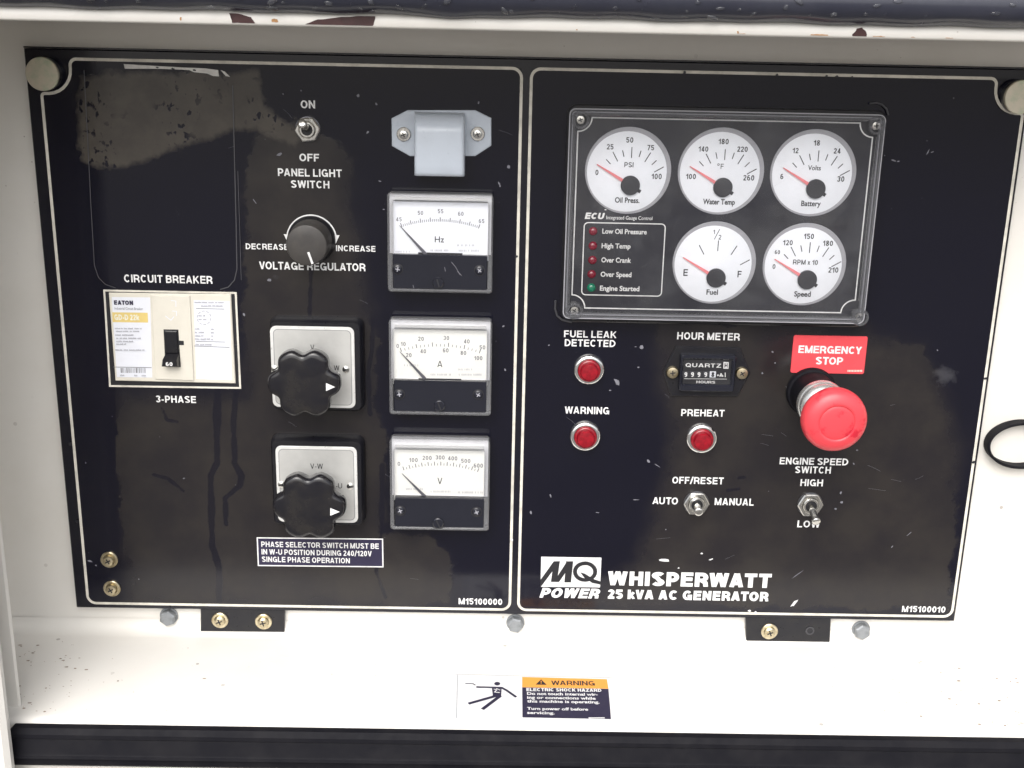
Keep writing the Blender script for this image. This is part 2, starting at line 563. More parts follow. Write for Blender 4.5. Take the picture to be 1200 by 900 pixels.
def glyph(ch, t):
    """outline strokes of a plain grotesque capital of height 1 and stroke t: (width, [strokes])"""
    h = t / 2
    T, B = 1 - h, h

    def bowl(x0, x1, y0, y1):          # D-shaped bowl to the right, from the stem and back
        r = (y1 - y0) / 2
        rx = min(r, (x1 - x0) * 0.8)
        return [(x0, y1), (x1 - rx, y1)] + arc(x1 - rx, (y0 + y1) / 2, rx, r, 90, -90, 10)[1:-1] + [(x1 - rx, y0), (x0, y0)]
    if ch == ' ':
        return 0.28, []
    if ch == 'A':
        w_ = 0.76
        return w_, [[(h * 1.05, 0), (w_ / 2 - h * 0.18, 1)], [(w_ - h * 1.05, 0), (w_ / 2 + h * 0.18, 1)], [(0.2, 0.28), (w_ - 0.2, 0.28)]]
    if ch == 'B':
        w_ = 0.70
        m_ = 0.53
        return w_, [[(h, 0), (h, 1)], bowl(h, w_ - h * 1.3, m_, T), bowl(h, w_ - h, B, m_)]
    if ch == 'C':
        w_ = 0.74
        return w_, [arc(w_ / 2, 0.5, w_ / 2 - h, 0.5 - h, 42, 318, 18)]
    if ch == 'D':
        w_ = 0.74
        return w_, [[(h, 0), (h, 1)], bowl(h, w_ - h, B, T)]
    if ch == 'E':
        w_ = 0.64
        return w_, [[(h, 0), (h, 1)], [(h, T), (w_, T)], [(h, 0.52), (w_ - 0.03, 0.52)], [(h, B), (w_, B)]]
    if ch == 'F':
        w_ = 0.60
        return w_, [[(h, 0), (h, 1)], [(h, T), (w_, T)], [(h, 0.50), (w_ - 0.05, 0.50)]]
    if ch == 'G':
        w_ = 0.78
        return w_, [arc(w_ / 2, 0.5, w_ / 2 - h, 0.5 - h, 42, 335, 18), [(w_ * 0.52, 0.44), (w_ - h, 0.44), (w_ - h, 0.0)]]
    if ch == 'H':
        w_ = 0.72
        return w_, [[(h, 0), (h, 1)], [(w_ - h, 0), (w_ - h, 1)], [(h, 0.52), (w_ - h, 0.52)]]
    if ch == 'I':
        return t, [[(h, 0), (h, 1)]]
    if ch == 'K':
        w_ = 0.74
        return w_, [[(h, 0), (h, 1)], [(h, 0.34), (w_ - h * 1.3, 1)], [(w_ * 0.40, 0.55), (w_ - h * 1.1, 0)]]
    if ch == 'k':
        w_ = 0.66
        return w_, [[(h, 0), (h, 1)], [(h, 0.26), (w_ - h * 1.3, 0.72)], [(w_ * 0.40, 0.42), (w_ - h * 1.1, 0)]]
    if ch == 'L':
        w_ = 0.58
        return w_, [[(h, 0), (h, 1)], [(h, B), (w_, B)]]
    if ch == 'M':
        w_ = 0.86
        return w_, [[(h, 0), (h, 1)], [(w_ - h, 0), (w_ - h, 1)], [(h, 1), (w_ / 2, 0.02)], [(w_ - h, 1), (w_ / 2, 0.02)]]
    if ch == 'N':
        w_ = 0.72
        return w_, [[(h, 0), (h, 1)], [(w_ - h, 0), (w_ - h, 1)], [(h, 0.97), (w_ - h, 0.03)]]
    if ch in 'OQ':
        w_ = 0.78
        o = [('c', arc(w_ / 2, 0.5, w_ / 2 - h, 0.5 - h, 0, 360 - 18, 19))]
        if ch == 'Q':
            o.append([(w_ * 0.52, 0.30), (w_ - 0.02, -0.02)])
        return w_, o
    if ch == 'P':
        w_ = 0.66
        return w_, [[(h, 0), (h, 1)], bowl(h, w_ - h, 0.42, T)]
    if ch == 'R':
        w_ = 0.72
        return w_, [[(h, 0), (h, 1)], bowl(h, w_ - h * 1.2, 0.45, T), [(w_ * 0.50, 0.45), (w_ - h * 1.3, 0.28), (w_ - h, 0)]]
    if ch == 'S':
        w_ = 0.68
        return w_, [arc(w_ / 2, 0.745, w_ / 2 - h, 0.255 - h, 20, 250, 10) + arc(w_ / 2, 0.265, w_ / 2 - h * 0.95, 0.265 - h, 70, -160, 10)]
    if ch == 'T':
        w_ = 0.66
        return w_, [[(0, T), (w_, T)], [(w_ / 2, 0), (w_ / 2, 1)]]
    if ch == 'U':
        w_ = 0.72
        return w_, [[(h, 1), (h, 0.36)] + arc(w_ / 2, 0.36, w_ / 2 - h, 0.36 - h, 180, 360, 10)[1:] + [(w_ - h, 1)]]
    if ch == 'V':
        w_ = 0.72
        return w_, [[(h * 1.05, 1), (w_ / 2 - h * 0.15, 0)], [(w_ - h * 1.05, 1), (w_ / 2 + h * 0.15, 0)]]
    if ch == 'W':
        w_ = 1.04
        return w_, [[(h, 1), (w_ * 0.27, 0)], [(w_ * 0.27, 0), (w_ / 2, 1)], [(w_ / 2, 1), (w_ * 0.73, 0)], [(w_ * 0.73, 0), (w_ - h, 1)]]
    if ch == 'X':
        w_ = 0.72
        return w_, [[(h, 0), (w_ - h, 1)], [(h, 1), (w_ - h, 0)]]
    if ch == 'x':
        w_ = 0.5
        return w_, [[(h, 0), (w_ - h, 0.7)], [(h, 0.7), (w_ - h, 0)]]
    if ch == 'Y':
        w_ = 0.72
        return w_, [[(h, 1), (w_ / 2, 0.42)], [(w_ - h, 1), (w_ / 2, 0.42)], [(w_ / 2, 0.46), (w_ / 2, 0)]]
    if ch == 'Z':
        w_ = 0.66
        return w_, [[(0.02, T), (w_, T)], [(w_ - h * 1.3, T), (h * 1.3, B)], [(0, B), (w_, B)]]
    if ch == '0':
        w_ = 0.58
        return w_, [('c', arc(w_ / 2, 0.5, w_ / 2 - h, 0.5 - h, 0, 360 - 18, 19))]
    if ch == '1':
        w_ = 0.40
        return w_, [[(w_ - h * 1.1, 0), (w_ - h * 1.1, 1)], [(0.0, 0.66), (w_ - h * 1.2, 0.84)]]
    if ch == '2':
        w_ = 0.56
        return w_, [arc(w_ / 2, 0.70, w_ / 2 - h, 0.30 - h, 170, -35, 10) + [(h * 1.1, B)], [(0.02, B), (w_, B)]]
    if ch == '3':
        w_ = 0.58
        return w_, [arc(w_ / 2, 0.74, w_ / 2 - h, 0.26 - h, 165, -90, 10), arc(w_ / 2, 0.28, w_ / 2 - h, 0.28 - h, 90, -165, 10)]
    if ch == '4':
        w_ = 0.58
        return w_, [[(w_ * 0.68, 0), (w_ * 0.68, 1)], [(w_ * 0.66, 0.97), (h, 0.28)], [(0.03, 0.26), (w_, 0.26)]]
    if ch == '5':
        w_ = 0.58
        return w_, [[(w_ - 0.04, T), (0.12, T), (0.09, 0.52)], arc(w_ / 2, 0.33, w_ / 2 - h, 0.33 - h, 140, -160, 12)]
    if ch == '6':
        w_ = 0.58
        return w_, [('c', arc(w_ / 2, 0.32, w_ / 2 - h, 0.32 - h, 0, 342, 15)), arc(w_ / 2 + 0.02, 0.5, w_ / 2 - h + 0.02, 0.5 - h, 180, 60, 8)]
    if ch == '7':
        w_ = 0.56
        return w_, [[(0.02, T), (w_, T)], [(w_ - h, T), (w_ * 0.36, 0)]]
    if ch == '8':
        w_ = 0.58
        return w_, [('c', arc(w_ / 2, 0.745, w_ / 2 - h * 1.3, 0.255 - h, 0, 342, 15)), ('c', arc(w_ / 2, 0.27, w_ / 2 - h, 0.27 - h, 0, 342, 15))]
    if ch == '9':
        w_ = 0.58
        return w_, [('c', arc(w_ / 2, 0.68, w_ / 2 - h, 0.32 - h, 0, 342, 15)), arc(w_ / 2 - 0.02, 0.5, w_ / 2 - h + 0.02, 0.5 - h, 0, -120, 8)]
    if ch == '/':
        return 0.34, [[(0.02, -0.04), (0.32, 1.04)]]
    if ch == '-':
        return 0.34, [[(0.02, 0.36), (0.32, 0.36)]]
    if ch == '.':
        return t, [[(h, 0), (h, t)]]
    if ch == '*':
        return 0.3, [[(0.05, 0.8), (0.25, 0.8)], [(0.15, 0.7), (0.15, 0.9)]]
    return 0.5, []


def caps(mb, s, cx, cy, wid, hei, z, t=0.2, gap=0.10, shear=0.0, tilt=0.0):
    """capitals of height hei, the string centred on (cx, cy) and set to the width wid (None: natural)"""
    x = 0.0
    st = []
    for i, ch in enumerate(s):
        w_, gs = glyph(ch, t)
        if i and (s[i - 1] + ch) in ('AV', 'VA', 'CY', 'LY', 'AT', 'TA', 'WA', 'AW', 'LT', 'AU', 'PA', 'FA', 'TO', 'OA', 'RY', 'RV', 'RT', 'RW', 'KV', 'VO', 'LV', 'RA', 'LA', 'kV'):
            x -= 0.14 if ch == 'V' and s[i - 1] == 'k' else 0.07
        st += [(g, x, ch) for g in gs]
        x += w_ + (gap if ch != ' ' else 0)
    x -= gap
    sx = (wid / x) if wid else hei
    for g, ox, ch in st:
        closed = isinstance(g, tuple)
        tmp = MB()
        tmp.stroke(g[1] if closed else g, t, 0, closed)
        vs = []
        for a, b, _ in tmp.v:
            if ch not in 'Q/':
                b = min(max(b, 0.0), 1.0)
            u, v = (a + ox - x / 2) * sx, (b - 0.5) * hei
            u += shear * v
            vs.append((cx + u, cy + v + tilt * u, z + mb.k * 6e-6))
        mb.add(vs, tmp.f)
        mb.k += 1
    return mb


_TXT = {}


def font_mesh(s, bold, shear=0.0):
    key = (s, bold, shear)
    if key in _TXT:
        return _TXT[key]
    c = bpy.data.curves.new('lettering', 'FONT')
    c.body = s
    c.size = 1
    c.offset = bold
    c.shear = shear
    c.resolution_u = 3
    o = bpy.data.objects.new('lettering', c)
    COL.objects.link(o)
    bpy.context.view_layer.update()
    me = o.to_mesh()
    v = np.array([q.co[:2] for q in me.vertices])
    fs = [tuple(q.vertices) for q in me.polygons]
    o.to_mesh_clear()
    bpy.data.objects.remove(o)
    bpy.data.curves.remove(c)
    _TXT[key] = (v, fs)
    return v, fs


def words(mb, s, cx, cy, wid, hei, z, bold=0.0, shear=0.0):
    """mixed-case lettering; hei is the height of its capitals, the string centred on (cx, cy)"""
    v, fs = font_mesh(s, bold, shear)
    H, _ = font_mesh('H', bold)
    cap0, cap1 = H[:, 1].min(), H[:, 1].max()
    k = hei / (cap1 - cap0)
    lo, hi = v[:, 0].min(), v[:, 0].max()
    kx = wid / (hi - lo) if wid else k
    mb.add([(cx + (a - (lo + hi) / 2) * kx, cy + (b - (cap0 + cap1) / 2) * k, z + mb.k * 6e-6) for a, b in v], fs)
    mb.k += 1
    return mb


def px_caps(s, x0, x1, yc, hpx, parent, h=0.0, t=0.2, mat_='ink_white', shear=0.0, gap=0.10, name='lettering'):
    mb = MB()
    c = pp((x0 + x1) / 2, yc, h)
    caps(mb, s, c[0], c[1], (x1 - x0) * unit((x0 + x1) / 2, yc, h), hpx * unity((x0 + x1) / 2, yc, h), h + 0.00012, t, gap, shear)
    return mb.build(name, mat_, parent, label='%s lettering reading %s' % ({'ink_white': 'white', 'ink_black': 'black'}.get(mat_, 'printed'), s), smooth=0)


def px_words(s, x0, x1, yc, hpx, parent, h=0.0, bold=0.0, mat_='ink_white', shear=0.0):
    mb = MB()
    c = pp((x0 + x1) / 2, yc, h)
    words(mb, s, c[0], c[1], (x1 - x0) * unit((x0 + x1) / 2, yc, h) if x1 - x0 > 0.5 else None, hpx * unity(x0, yc, h), h + 0.00012, bold, shear)
    return mb.build('lettering', mat_, parent, label='lettering reading ' + s, smooth=0)


# ------------------------------------------------------------------ ground and housing
SIL = -0.2165                       # height of the ledge under the panel
WALL = -0.006                       # the back wall stands this far behind the panel face
LIP = 0.112                         # depth of the recess
gm = bpy.data.meshes.new('ground')
gm.from_pydata([(-60, -60, -1.1), (60, -60, -1.1), (60, 60, -1.1), (-60, 60, -1.1)], [], [(0, 1, 2, 3)])
gm.materials.append(MATS['asphalt'])
go = bpy.data.objects.new('ground', gm)
go['kind'] = 'structure'
COL.objects.link(go)

hs_ = thing('generator_housing', 'white painted steel recess with rust spotted lip and black rubber seals around the panel', 'generator housing')
z_ceil = pp(600, 36.5, LIP)[1]
z_lip = pp(600, 22, LIP)[1]
XL, XR = -0.43, 0.45
MB().box(XL - 0.01, XR + 0.01, SIL - 0.05, z_ceil + 0.05, WALL - 0.003, WALL).build('back_wall', 'white_paint', hs_)
# ledge with a folded radius where it meets the wall
prof = [(WALL + 0.0005, SIL + 0.010)] + [(WALL + 0.0005 + 0.010 * (1 - math.cos(a)), SIL + 0.010 * (1 - math.sin(a))) for a in np.linspace(0.2, math.pi / 2, 6)] + \
       [(LIP - 0.006, SIL), (LIP - 0.002, SIL - 0.001), (LIP, SIL - 0.004), (LIP, SIL - 0.045)]
mb = MB()
mb.rings([[(XL, z, d) for d, z in prof], [(XR, z, d) for d, z in prof]], closed=False, cap1=False)
mb.build('ledge', 'white_paint', hs_, smooth=50)
led = bpy.data.objects['ledge']
mb = MB()
for i in range(120):
    if i < 80:
        x, y = 20 + abs(random.gauss(0, 75)), random.uniform(750, 848)
    else:
        x, y = 1195 - abs(random.gauss(0, 60)), random.uniform(775, 862)
    cx_, ch_ = pl(x, y, SIL)
    if ch_ < 0.012 or ch_ > LIP - 0.008:
        continue
    rr_ = random.choice([0.0003, 0.0004, 0.0005, 0.0009])
    n_ = 6
    el = random.uniform(1, 2.2)
    base_i = len(mb.v)
    mb.v += [(cx_ + rr_ * el * math.cos(6.283 * k / n_) * random.uniform(.6, 1), SIL + 0.0003, ch_ + rr_ * math.sin(6.283 * k / n_) * random.uniform(.6, 1)) for k in range(n_)]
    mb.f.append(tuple(base_i + k for k in range(n_))[::-1])
mb.build('dirt_specks', 'dirt', led, smooth=0, kind='stuff')
# side walls and ceiling of the recess
MB().box(XL - 0.003, XL, SIL, z_ceil, WALL, LIP).build('side_wall', 'white_paint', hs_)
MB().box(XR, XR + 0.003, SIL, z_ceil, WALL, LIP).build('side_wall', 'white_paint', hs_)
MB().box(XL, XR, z_ceil, z_ceil + 0.002, WALL, LIP - 0.004).build('ceiling_panel', 'white_paint', hs_)
# upper lip: a folded edge
mb = MB()
zl = [(LIP - 0.004, z_ceil), (LIP - 0.001, z_ceil + 0.0002), (LIP, z_ceil + 0.0012), (LIP, z_lip - 0.001), (LIP - 0.001, z_lip), (LIP - 0.004, z_lip + 0.012)]
mb.rings([[(XL, z, d) for d, z in zl], [(XR, z, d) for d, z in zl]], closed=False, cap1=False)
lip = mb.build('upper_lip', 'white_paint', hs_, smooth=60)


def lip_patch(pts, name, m_, n_sub=4):
    q = []
    for i in range(len(pts)):
        a, b = pts[i], pts[(i + 1) % len(pts)]
        for k in range(n_sub):
            f = k / n_sub
            q.append((a[0] + (b[0] - a[0]) * f + random.uniform(-.6, .6), a[1] + (b[1] - a[1]) * f + random.uniform(-.4, .4)))
    mb_ = MB()
    P = [pp(x, y, LIP) for x, y in q]
    P = [(x, min(max(y, z_ceil + 0.0012), z_lip - 0.0002)) for x, y in P]
    mb_.flat(P, LIP + 0.0002)
    return mb_.build(name, m_, lip, smooth=0)


lip_patch([(268, 14), (283, 17), (294, 20), (299, 28), (285, 27), (272, 27)], 'rust_patch', 'rust_brown')
lip_patch([(358, 28), (372, 23), (400, 20), (440, 18), (437, 33), (400, 32), (364, 31)], 'rust_patch', 'rust_brown')
lip_patch([(999, 40), (1004, 34), (1010, 32), (1015, 38), (1016, 47), (998, 46)], 'rust_patch', 'rust_brown')
for x, y, l in ((322, 24, 8), (212, 22, 2), (865, 38, 2), (870, 41, 14), (960, 42, 20), (1030, 44, 14), (1112, 46, 10), (1070, 45, 6), (676, 36, 2), (770, 40, 2)):
    lip_patch([(x - l / 2, y - 1.5), (x, y - 2), (x + l / 2, y - 1), (x + l / 2, y + 2), (x - l / 2, y + 2)], 'rust_streak', 'rust_orange', 3)

# upper rubber seal, wet: a bulged strip above the lip with a scalloped lower edge
nx, na = 220, 14
rs = []
for i in range(nx + 1):
    x = XL + (XR - XL) * i / nx
    sag = 0.0003 * math.sin(x * 61) + 0.0003 * math.sin(x * 143 + 1) - 0.0016 * math.exp(-((x + 0.045) / 0.012) ** 2)
    ring = []
    for k in range(na + 1):
        a = -math.pi / 2 + math.pi * k / na
        r = 0.011
        ring.append((x, z_lip + 0.0115 + r * math.sin(a) * 1.0 + (sag if k < 4 else 0), LIP - 0.002 + 0.013 * math.cos(a)))
    rs.append(ring)
mb = MB()
mb.rings(rs, closed=False, cap1=False)
useal = mb.build('upper_rubber_seal', 'wet_rubber', hs_, smooth=60)
mb = MB()
for i in range(95):
    x = random.uniform(-0.36, 0.42)
    a = random.uniform(-1.0, 0.25)
    c = Vector((x, z_lip + 0.0115 + 0.011 * math.sin(a), LIP - 0.002 + 0.013 * math.cos(a)))
    n_ = Vector((0, math.sin(a), math.cos(a)))
    u = Vector((1, 0, 0))
    v = n_.cross(u)
    el = random.uniform(0.7, 2.6)
    th = random.uniform(-0.9, 0.9)
    u2, v2 = u * math.cos(th) + v * math.sin(th), v * math.cos(th) - u * math.sin(th)
    r = random.uniform(0.0006, 0.0016)
    rr = []
    for q, zz in ((1, -0.1), (0.95, 0.25), (0.7, 0.5), (0.3, 0.65)):
        rr.append([tuple(c + u2 * (r * el * q * math.cos(t)) + v2 * (r * q * math.sin(t)) + n_ * (r * zz)) for t in np.linspace(0, 2 * math.pi, 9)[:-1]])
    mb.rings(rr)
mb.build('water_drops', 'water', useal, smooth=80, kind='stuff')

# lower rubber seal: extruded trim with two beads and flat bands
z0 = pp(600, 856, LIP)[1]
prof = [(LIP - 0.004, z0 - 0.002), (LIP + 0.001, z0 + 0.0005), (LIP + 0.005, z0), (LIP + 0.008, z0 - 0.003), (LIP + 0.0085, z0 - 0.0055), (LIP + 0.0072, z0 - 0.0065),
        (LIP + 0.0078, z0 - 0.0075), (LIP + 0.0088, z0 - 0.016), (LIP + 0.0095, z0 - 0.0172), (LIP + 0.0105, z0 - 0.0178), (LIP + 0.0108, z0 - 0.0188), (LIP + 0.009, z0 - 0.0195),
        (LIP + 0.009, z0 - 0.024), (LIP + 0.007, z0 - 0.0262), (LIP + 0.002, z0 - 0.027)]
xs = pp(7, 868, LIP + 0.008)[0]
xe = pp(14, 852, LIP + 0.008)[0]
mb = MB()
mb.rings([[(xs + (0.004 if k < 3 else 0), z, d) for k, (d, z) in enumerate(prof)], [(xe + 0.004, z, d) for d, z in prof], [(XR, z, d) for d, z in prof]], closed=False, cap1=False)
mb.add([(xs + (0.004 if k < 3 else 0), z, d) for k, (d, z) in enumerate(prof)], [tuple(range(len(prof)))])
mb.build('lower_rubber_seal', 'rubber', hs_, smooth=28)
MB().box(XL - 0.05, XR + 0.05, z0 - 0.30, z0 - 0.0215, LIP - 0.02, LIP + 0.002).build('front_sill', 'white_paint', hs_)
# jamb flange at the open side, its foot ending just above the seal
jx0, jz0 = pp(25.5, 842, 0.098)
jx1, jz1 = pp(-49, 0, 0.098)
mb = MB()
mb.box(jx0 - 0.09, jx0, jz0, 0.24, 0.095, 0.098, 0.0012)
mb.build('jamb_flange', 'white_paint', hs_)
ex = pp(9, 880, 0.135)[0]
mb = MB()
mb.box(ex - 0.09, ex, -0.60, 0.30, 0.125, 0.135, 0.003)
mb.build('door_edge', 'white_paint', hs_)

# ------------------------------------------------------------------ the panel
W2, H2 = 0.32, 0.39090 / 2
pan = thing('control_panel', 'black steel control panel with two white-lined faceplates and printed lettering', 'control panel')
MB().prism([(-W2, -H2), (W2, -H2), (W2, H2), (-W2, H2)], [(0, -0.0035), (0, -0.0006), (0.0006, 0.0)], cap0=True).build('backing_plate', 'black_enamel', pan)
# a rolled top return of the plate
MB().box(-W2, W2, H2 + 0.0003, H2 + 0.0012, -0.0055, 0.0002).build('top_flange', 'black_enamel', pan)


def sd_poly(P, poly):
    d2 = np.full(len(P), 1e9)
    s = np.ones(len(P))
    n = len(poly)
    V = np.array(poly)
    for i in range(n):
        j = (i - 1) % n
        e = V[j] - V[i]
        wv = P - V[i]
        b = wv - e * np.clip((wv @ e) / (e @ e), 0, 1)[:, None]
        d2 = np.minimum(d2, (b ** 2).sum(1))
        c1 = P[:, 1] >= V[i][1]
        c2 = P[:, 1] < V[j][1]
        c3 = e[0] * wv[:, 1] > e[1] * wv[:, 0]
        f = (c1 & c2 & c3) | (~c1 & ~c2 & ~c3)
        s = np.where(f, -s, s)
    return -s * np.sqrt(d2)          # positive inside


def sd_line(P, pts, r):
    d = np.full(len(P), 1e9)
    V = np.array(pts)
    for i in range(len(V) - 1):
        e = V[i + 1] - V[i]
        wv = P - V[i]
        b = wv - e * np.clip((wv @ e) / (e @ e), 0, 1)[:, None]
        d = np.minimum(d, np.sqrt((b ** 2).sum(1)))
    return r - d


PAINTED_SHEEN = [[(134, 462), (150, 458), (284, 460), (287, 300), (285, 200), (300, 160), (345, 140), (395, 165), (413, 195), (418, 260), (432, 345), (436, 372), (446, 400), (441, 470), (452, 520), (450, 620),
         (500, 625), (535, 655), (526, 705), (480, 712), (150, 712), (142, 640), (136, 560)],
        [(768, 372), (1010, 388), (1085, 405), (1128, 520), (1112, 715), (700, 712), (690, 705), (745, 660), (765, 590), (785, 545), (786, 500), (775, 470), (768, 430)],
        [(640, 700), (720, 700), (720, 712), (640, 712)]]  # outlines of the brown ground reflections painted on the faceplates
SHEEN_PATCH = [[(90, 86), (305, 82), (312, 125), (340, 145), (356, 158), (345, 172), (322, 162), (300, 152), (240, 163), (190, 183), (150, 195), (108, 196), (95, 190), (90, 140)]]  # outline of the brighter reflection painted at the upper left
DRIPS = [([(132, 456), (132, 558), (137, 577), (128, 590), (129, 614), (132, 632)], 3.0), ([(107, 480), (112, 536), (117, 583), (128, 590)], 2.4),
         ([(255, 456), (254, 502), (255, 542), (247, 558), (249, 640), (257, 664), (257, 706)], 3.6), ([(277, 456), (274, 496), (275, 542), (283, 558), (281, 569), (264, 583), (265, 614)], 3.2),
         ([(365, 310), (363, 372)], 2.2), ([(437, 375), (436, 410), (431, 440), (434, 485)], 2.6), ([(448, 545), (447, 625), (442, 650)], 2.4), ([(443, 640), (441, 670), (452, 700)], 2.0),
         ([(865, 560), (872, 559)], 2.0), ([(852, 575), (866, 573)], 2.0), ([(190, 478), (196, 492), (208, 494)], 1.5), ([(180, 556), (196, 560), (215, 575)], 1.8)]
SMUDGE = [((1108, 440), 8.0), ((322, 326), 1.5)]


def faceplate(x0, x1, y0, y1, step=0.0013):
    nx_, ny_ = int((x1 - x0) / step), int((y1 - y0) / step)
    X, Y = np.meshgrid(np.linspace(x0, x1, nx_ + 1), np.linspace(y0, y1, ny_ + 1))
    P = np.stack([X.ravel(), Y.ravel()], 1)
    Z = 0.00035 + 0.00012 * np.sin(P[:, 0] * 37 + 1) * np.sin(P[:, 1] * 29)
    me = bpy.data.meshes.new('faceplate')
    idx = np.arange((nx_ + 1) * (ny_ + 1)).reshape(ny_ + 1, nx_ + 1)
    F = np.stack([idx[:-1, :-1], idx[:-1, 1:], idx[1:, 1:], idx[1:, :-1]], -1).reshape(-1, 4)
    me.vertices.add(len(P))
    me.vertices.foreach_set('co', np.column_stack([P, Z]).ravel())
    me.loops.add(F.size)
    me.loops.foreach_set('vertex_index', F.ravel().astype(np.int32))
    me.polygons.add(len(F))
    me.polygons.foreach_set('loop_start', (np.arange(len(F)) * 4).astype(np.int32))
    me.update(calc_edges=True)

    def px(poly):
        return [pp(a, b) for a, b in poly]
    painted_sheen = np.max([sd_poly(P, px(q)) for q in PAINTED_SHEEN], 0)
    sheen_patch = np.max([sd_poly(P, px(q)) for q in SHEEN_PATCH], 0)
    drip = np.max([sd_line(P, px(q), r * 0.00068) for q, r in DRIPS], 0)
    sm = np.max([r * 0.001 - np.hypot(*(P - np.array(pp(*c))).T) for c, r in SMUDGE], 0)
    for n_, a in (('painted_sheen', painted_sheen), ('sheen_patch', sheen_patch), ('drip', drip), ('smudge', sm)):
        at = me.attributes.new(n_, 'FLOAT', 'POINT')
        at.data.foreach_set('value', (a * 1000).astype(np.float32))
    me.polygons.foreach_set('use_smooth', [True] * len(F))
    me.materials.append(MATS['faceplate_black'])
    o = bpy.data.objects.new('faceplate', me)
    COL.objects.link(o)
    o.parent = pan
    ROOT[o.name] = pan.name
    return o


a, b = pp(40, 100), pp(607, 400)
c, d = pp(618, 400), pp(1140, 400)
fy0, fy1 = pp(600, 714)[1], pp(600, 80)[1]
FXL0, FXL1 = pp(94, 600)[0], pp(606.5, 300)[0]
FXR0, FXR1 = pp(617.5, 300)[0], pp(1132, 600)[0]
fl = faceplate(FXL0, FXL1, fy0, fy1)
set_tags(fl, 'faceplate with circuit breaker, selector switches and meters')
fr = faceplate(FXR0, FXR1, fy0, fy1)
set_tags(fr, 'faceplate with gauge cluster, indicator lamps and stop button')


def border(x0, x1, y0, y1, notch, parent):
    """printed line round a faceplate, one upper corner scooped round the fastener"""
    r = 0.006
    N = 0.0215
    mb_ = MB()
    pts = []

    def corner(cx_, cy_, a0, rr=r):
        return [(cx_ + rr * math.cos(math.radians(a0 + 90 * i / 6)), cy_ + rr * math.sin(math.radians(a0 + 90 * i / 6))) for i in range(7)]
    pts += corner(x1 - r, y0 + r, -90)
    if notch == 'R':
        cx_, cy_ = x1 + 0.004, y1 + 0.004
        pts += corner(x1 - 0.002, y1 - N - 0.002, 0, 0.002)
        sc = [(x1 - 0.004 - (N - 0.006) * math.sin(t_) * 1.0, y1 - N + (N - 0.006) * (1 - math.cos(t_))) for t_ in np.linspace(0.05, math.pi / 2, 8)]
        pts += sc
        pts += corner(x1 - N - 0.002, y1 - 0.004, 0, 0.004)
    else:
        pts += corner(x1 - r, y1 - r, 0)
    if notch == 'L':
        pts += corner(x0 + N + 0.002, y1 - 0.004, 90, 0.004)
        pts += [(x0 + 0.004 + (N - 0.006) * math.sin(t_), y1 - N + (N - 0.006) * (1 - math.cos(t_))) for t_ in np.linspace(math.pi / 2, 0.05, 8)]
        pts += corner(x0 + 0.002, y1 - N - 0.002, 90, 0.002)
    else:
        pts += corner(x0 + r, y1 - r, 90)
    pts += corner(x0 + r, y0 + r, 180)
    mb_.stroke(pts, 0.0019, 0.0006, closed=True)
    return mb_.build('border_line', 'ink_cream', parent, smooth=0)


border(FXL0, FXL1, fy0, fy1, 'L', fl)
border(FXR0, FXR1, fy0, fy1, 'R', fr)

TXT_L = [('ON', 352.3, 369.3, 122.3, 9.4), ('OFF', 350.8, 374, 184.6, 9), ('PANEL LIGHT', 325.7, 400.5, 202.4, 9), ('SWITCH', 341, 386, 216, 8.8), ('DECREASE', 288, 338, 289, 6.8),
         ('INCREASE', 393.8, 440, 291.2, 6.8), ('VOLTAGE REGULATOR', 303.8, 428.3, 312, 9), ('CIRCUIT BREAKER', 145.5, 249, 327, 9), ('3-PHASE', 182.7, 229.7, 467.8, 8),
         ('PHASE SELECTOR SWITCH MUST BE', 306.3, 444, 638.7, 6.3), ('IN W-U POSITION DURING 240/120V', 306.6, 435.6, 647.5, 6.3), ('SINGLE PHASE OPERATION', 307, 410, 656, 6.3), ('M15100000', 537.5, 588.5, 704.8, 7.2)]
TXT_R = [('FUEL LEAK', 661, 722.6, 391.6, 8.1), ('DETECTED', 661.8, 721.3, 402, 8.3), ('WARNING', 661.8, 714, 480.8, 8.4), ('HOUR METER', 793.5, 867, 394, 8.5), ('PREHEAT', 798.3, 849, 483.8, 8),
         ('OFF/RESET', 787.8, 848, 563, 8), ('AUTO', 764.7, 794.5, 586.8, 8.2), ('MANUAL', 837.5, 883.3, 588, 8.2), ('ENGINE SPEED', 913.7, 994, 540.6, 8), ('SWITCH', 931.7, 973.7, 550.6, 8),
         ('HIGH', 938, 964.4, 565.6, 8), ('LOW', 934.4, 961, 614, 8), ('M15100010', 1057, 1107.8, 713.8, 7)]
LH = 0.0005
for s, x0, x1, yc, hp in TXT_L:
    px_caps(s, x0, x1, yc, hp, fl, LH, t=0.182, gap=0.13)
for s, x0, x1, yc, hp in TXT_R:
    px_caps(s, x0, x1, yc, hp, fr, LH, t=0.182, gap=0.13)
px_caps('WHISPERWATT', 712.2, 904, 679, 16.5, fr, LH, t=0.25, gap=0.10)
px_caps('25 kVA AC GENERATOR', 712.2, 900.8, 697.5, 11, fr, LH, t=0.25, gap=0.12)
px_caps('POWER', 634, 703, 695, 11.5, fr, LH, t=0.25, gap=0.08, shear=0.28)

# emblem: white field with slanted black M and Q running off its left and lower edges
mb = MB()
mb.flat([pp(634.2, 652.3, LH), pp(704.8, 653.4, LH), pp(703.2, 688.3, LH), pp(633.4, 687.6, LH)], LH + 0.0001)
emb = mb.build('emblem', 'ink_white', fr, label='white rectangular emblem with slanted black M and Q', smooth=0)
mb = MB()


def E_(x, y):           # enlarged-view coordinates of the emblem
    return pp(620 + x / 3.871, 640 + y / 3.871, LH)


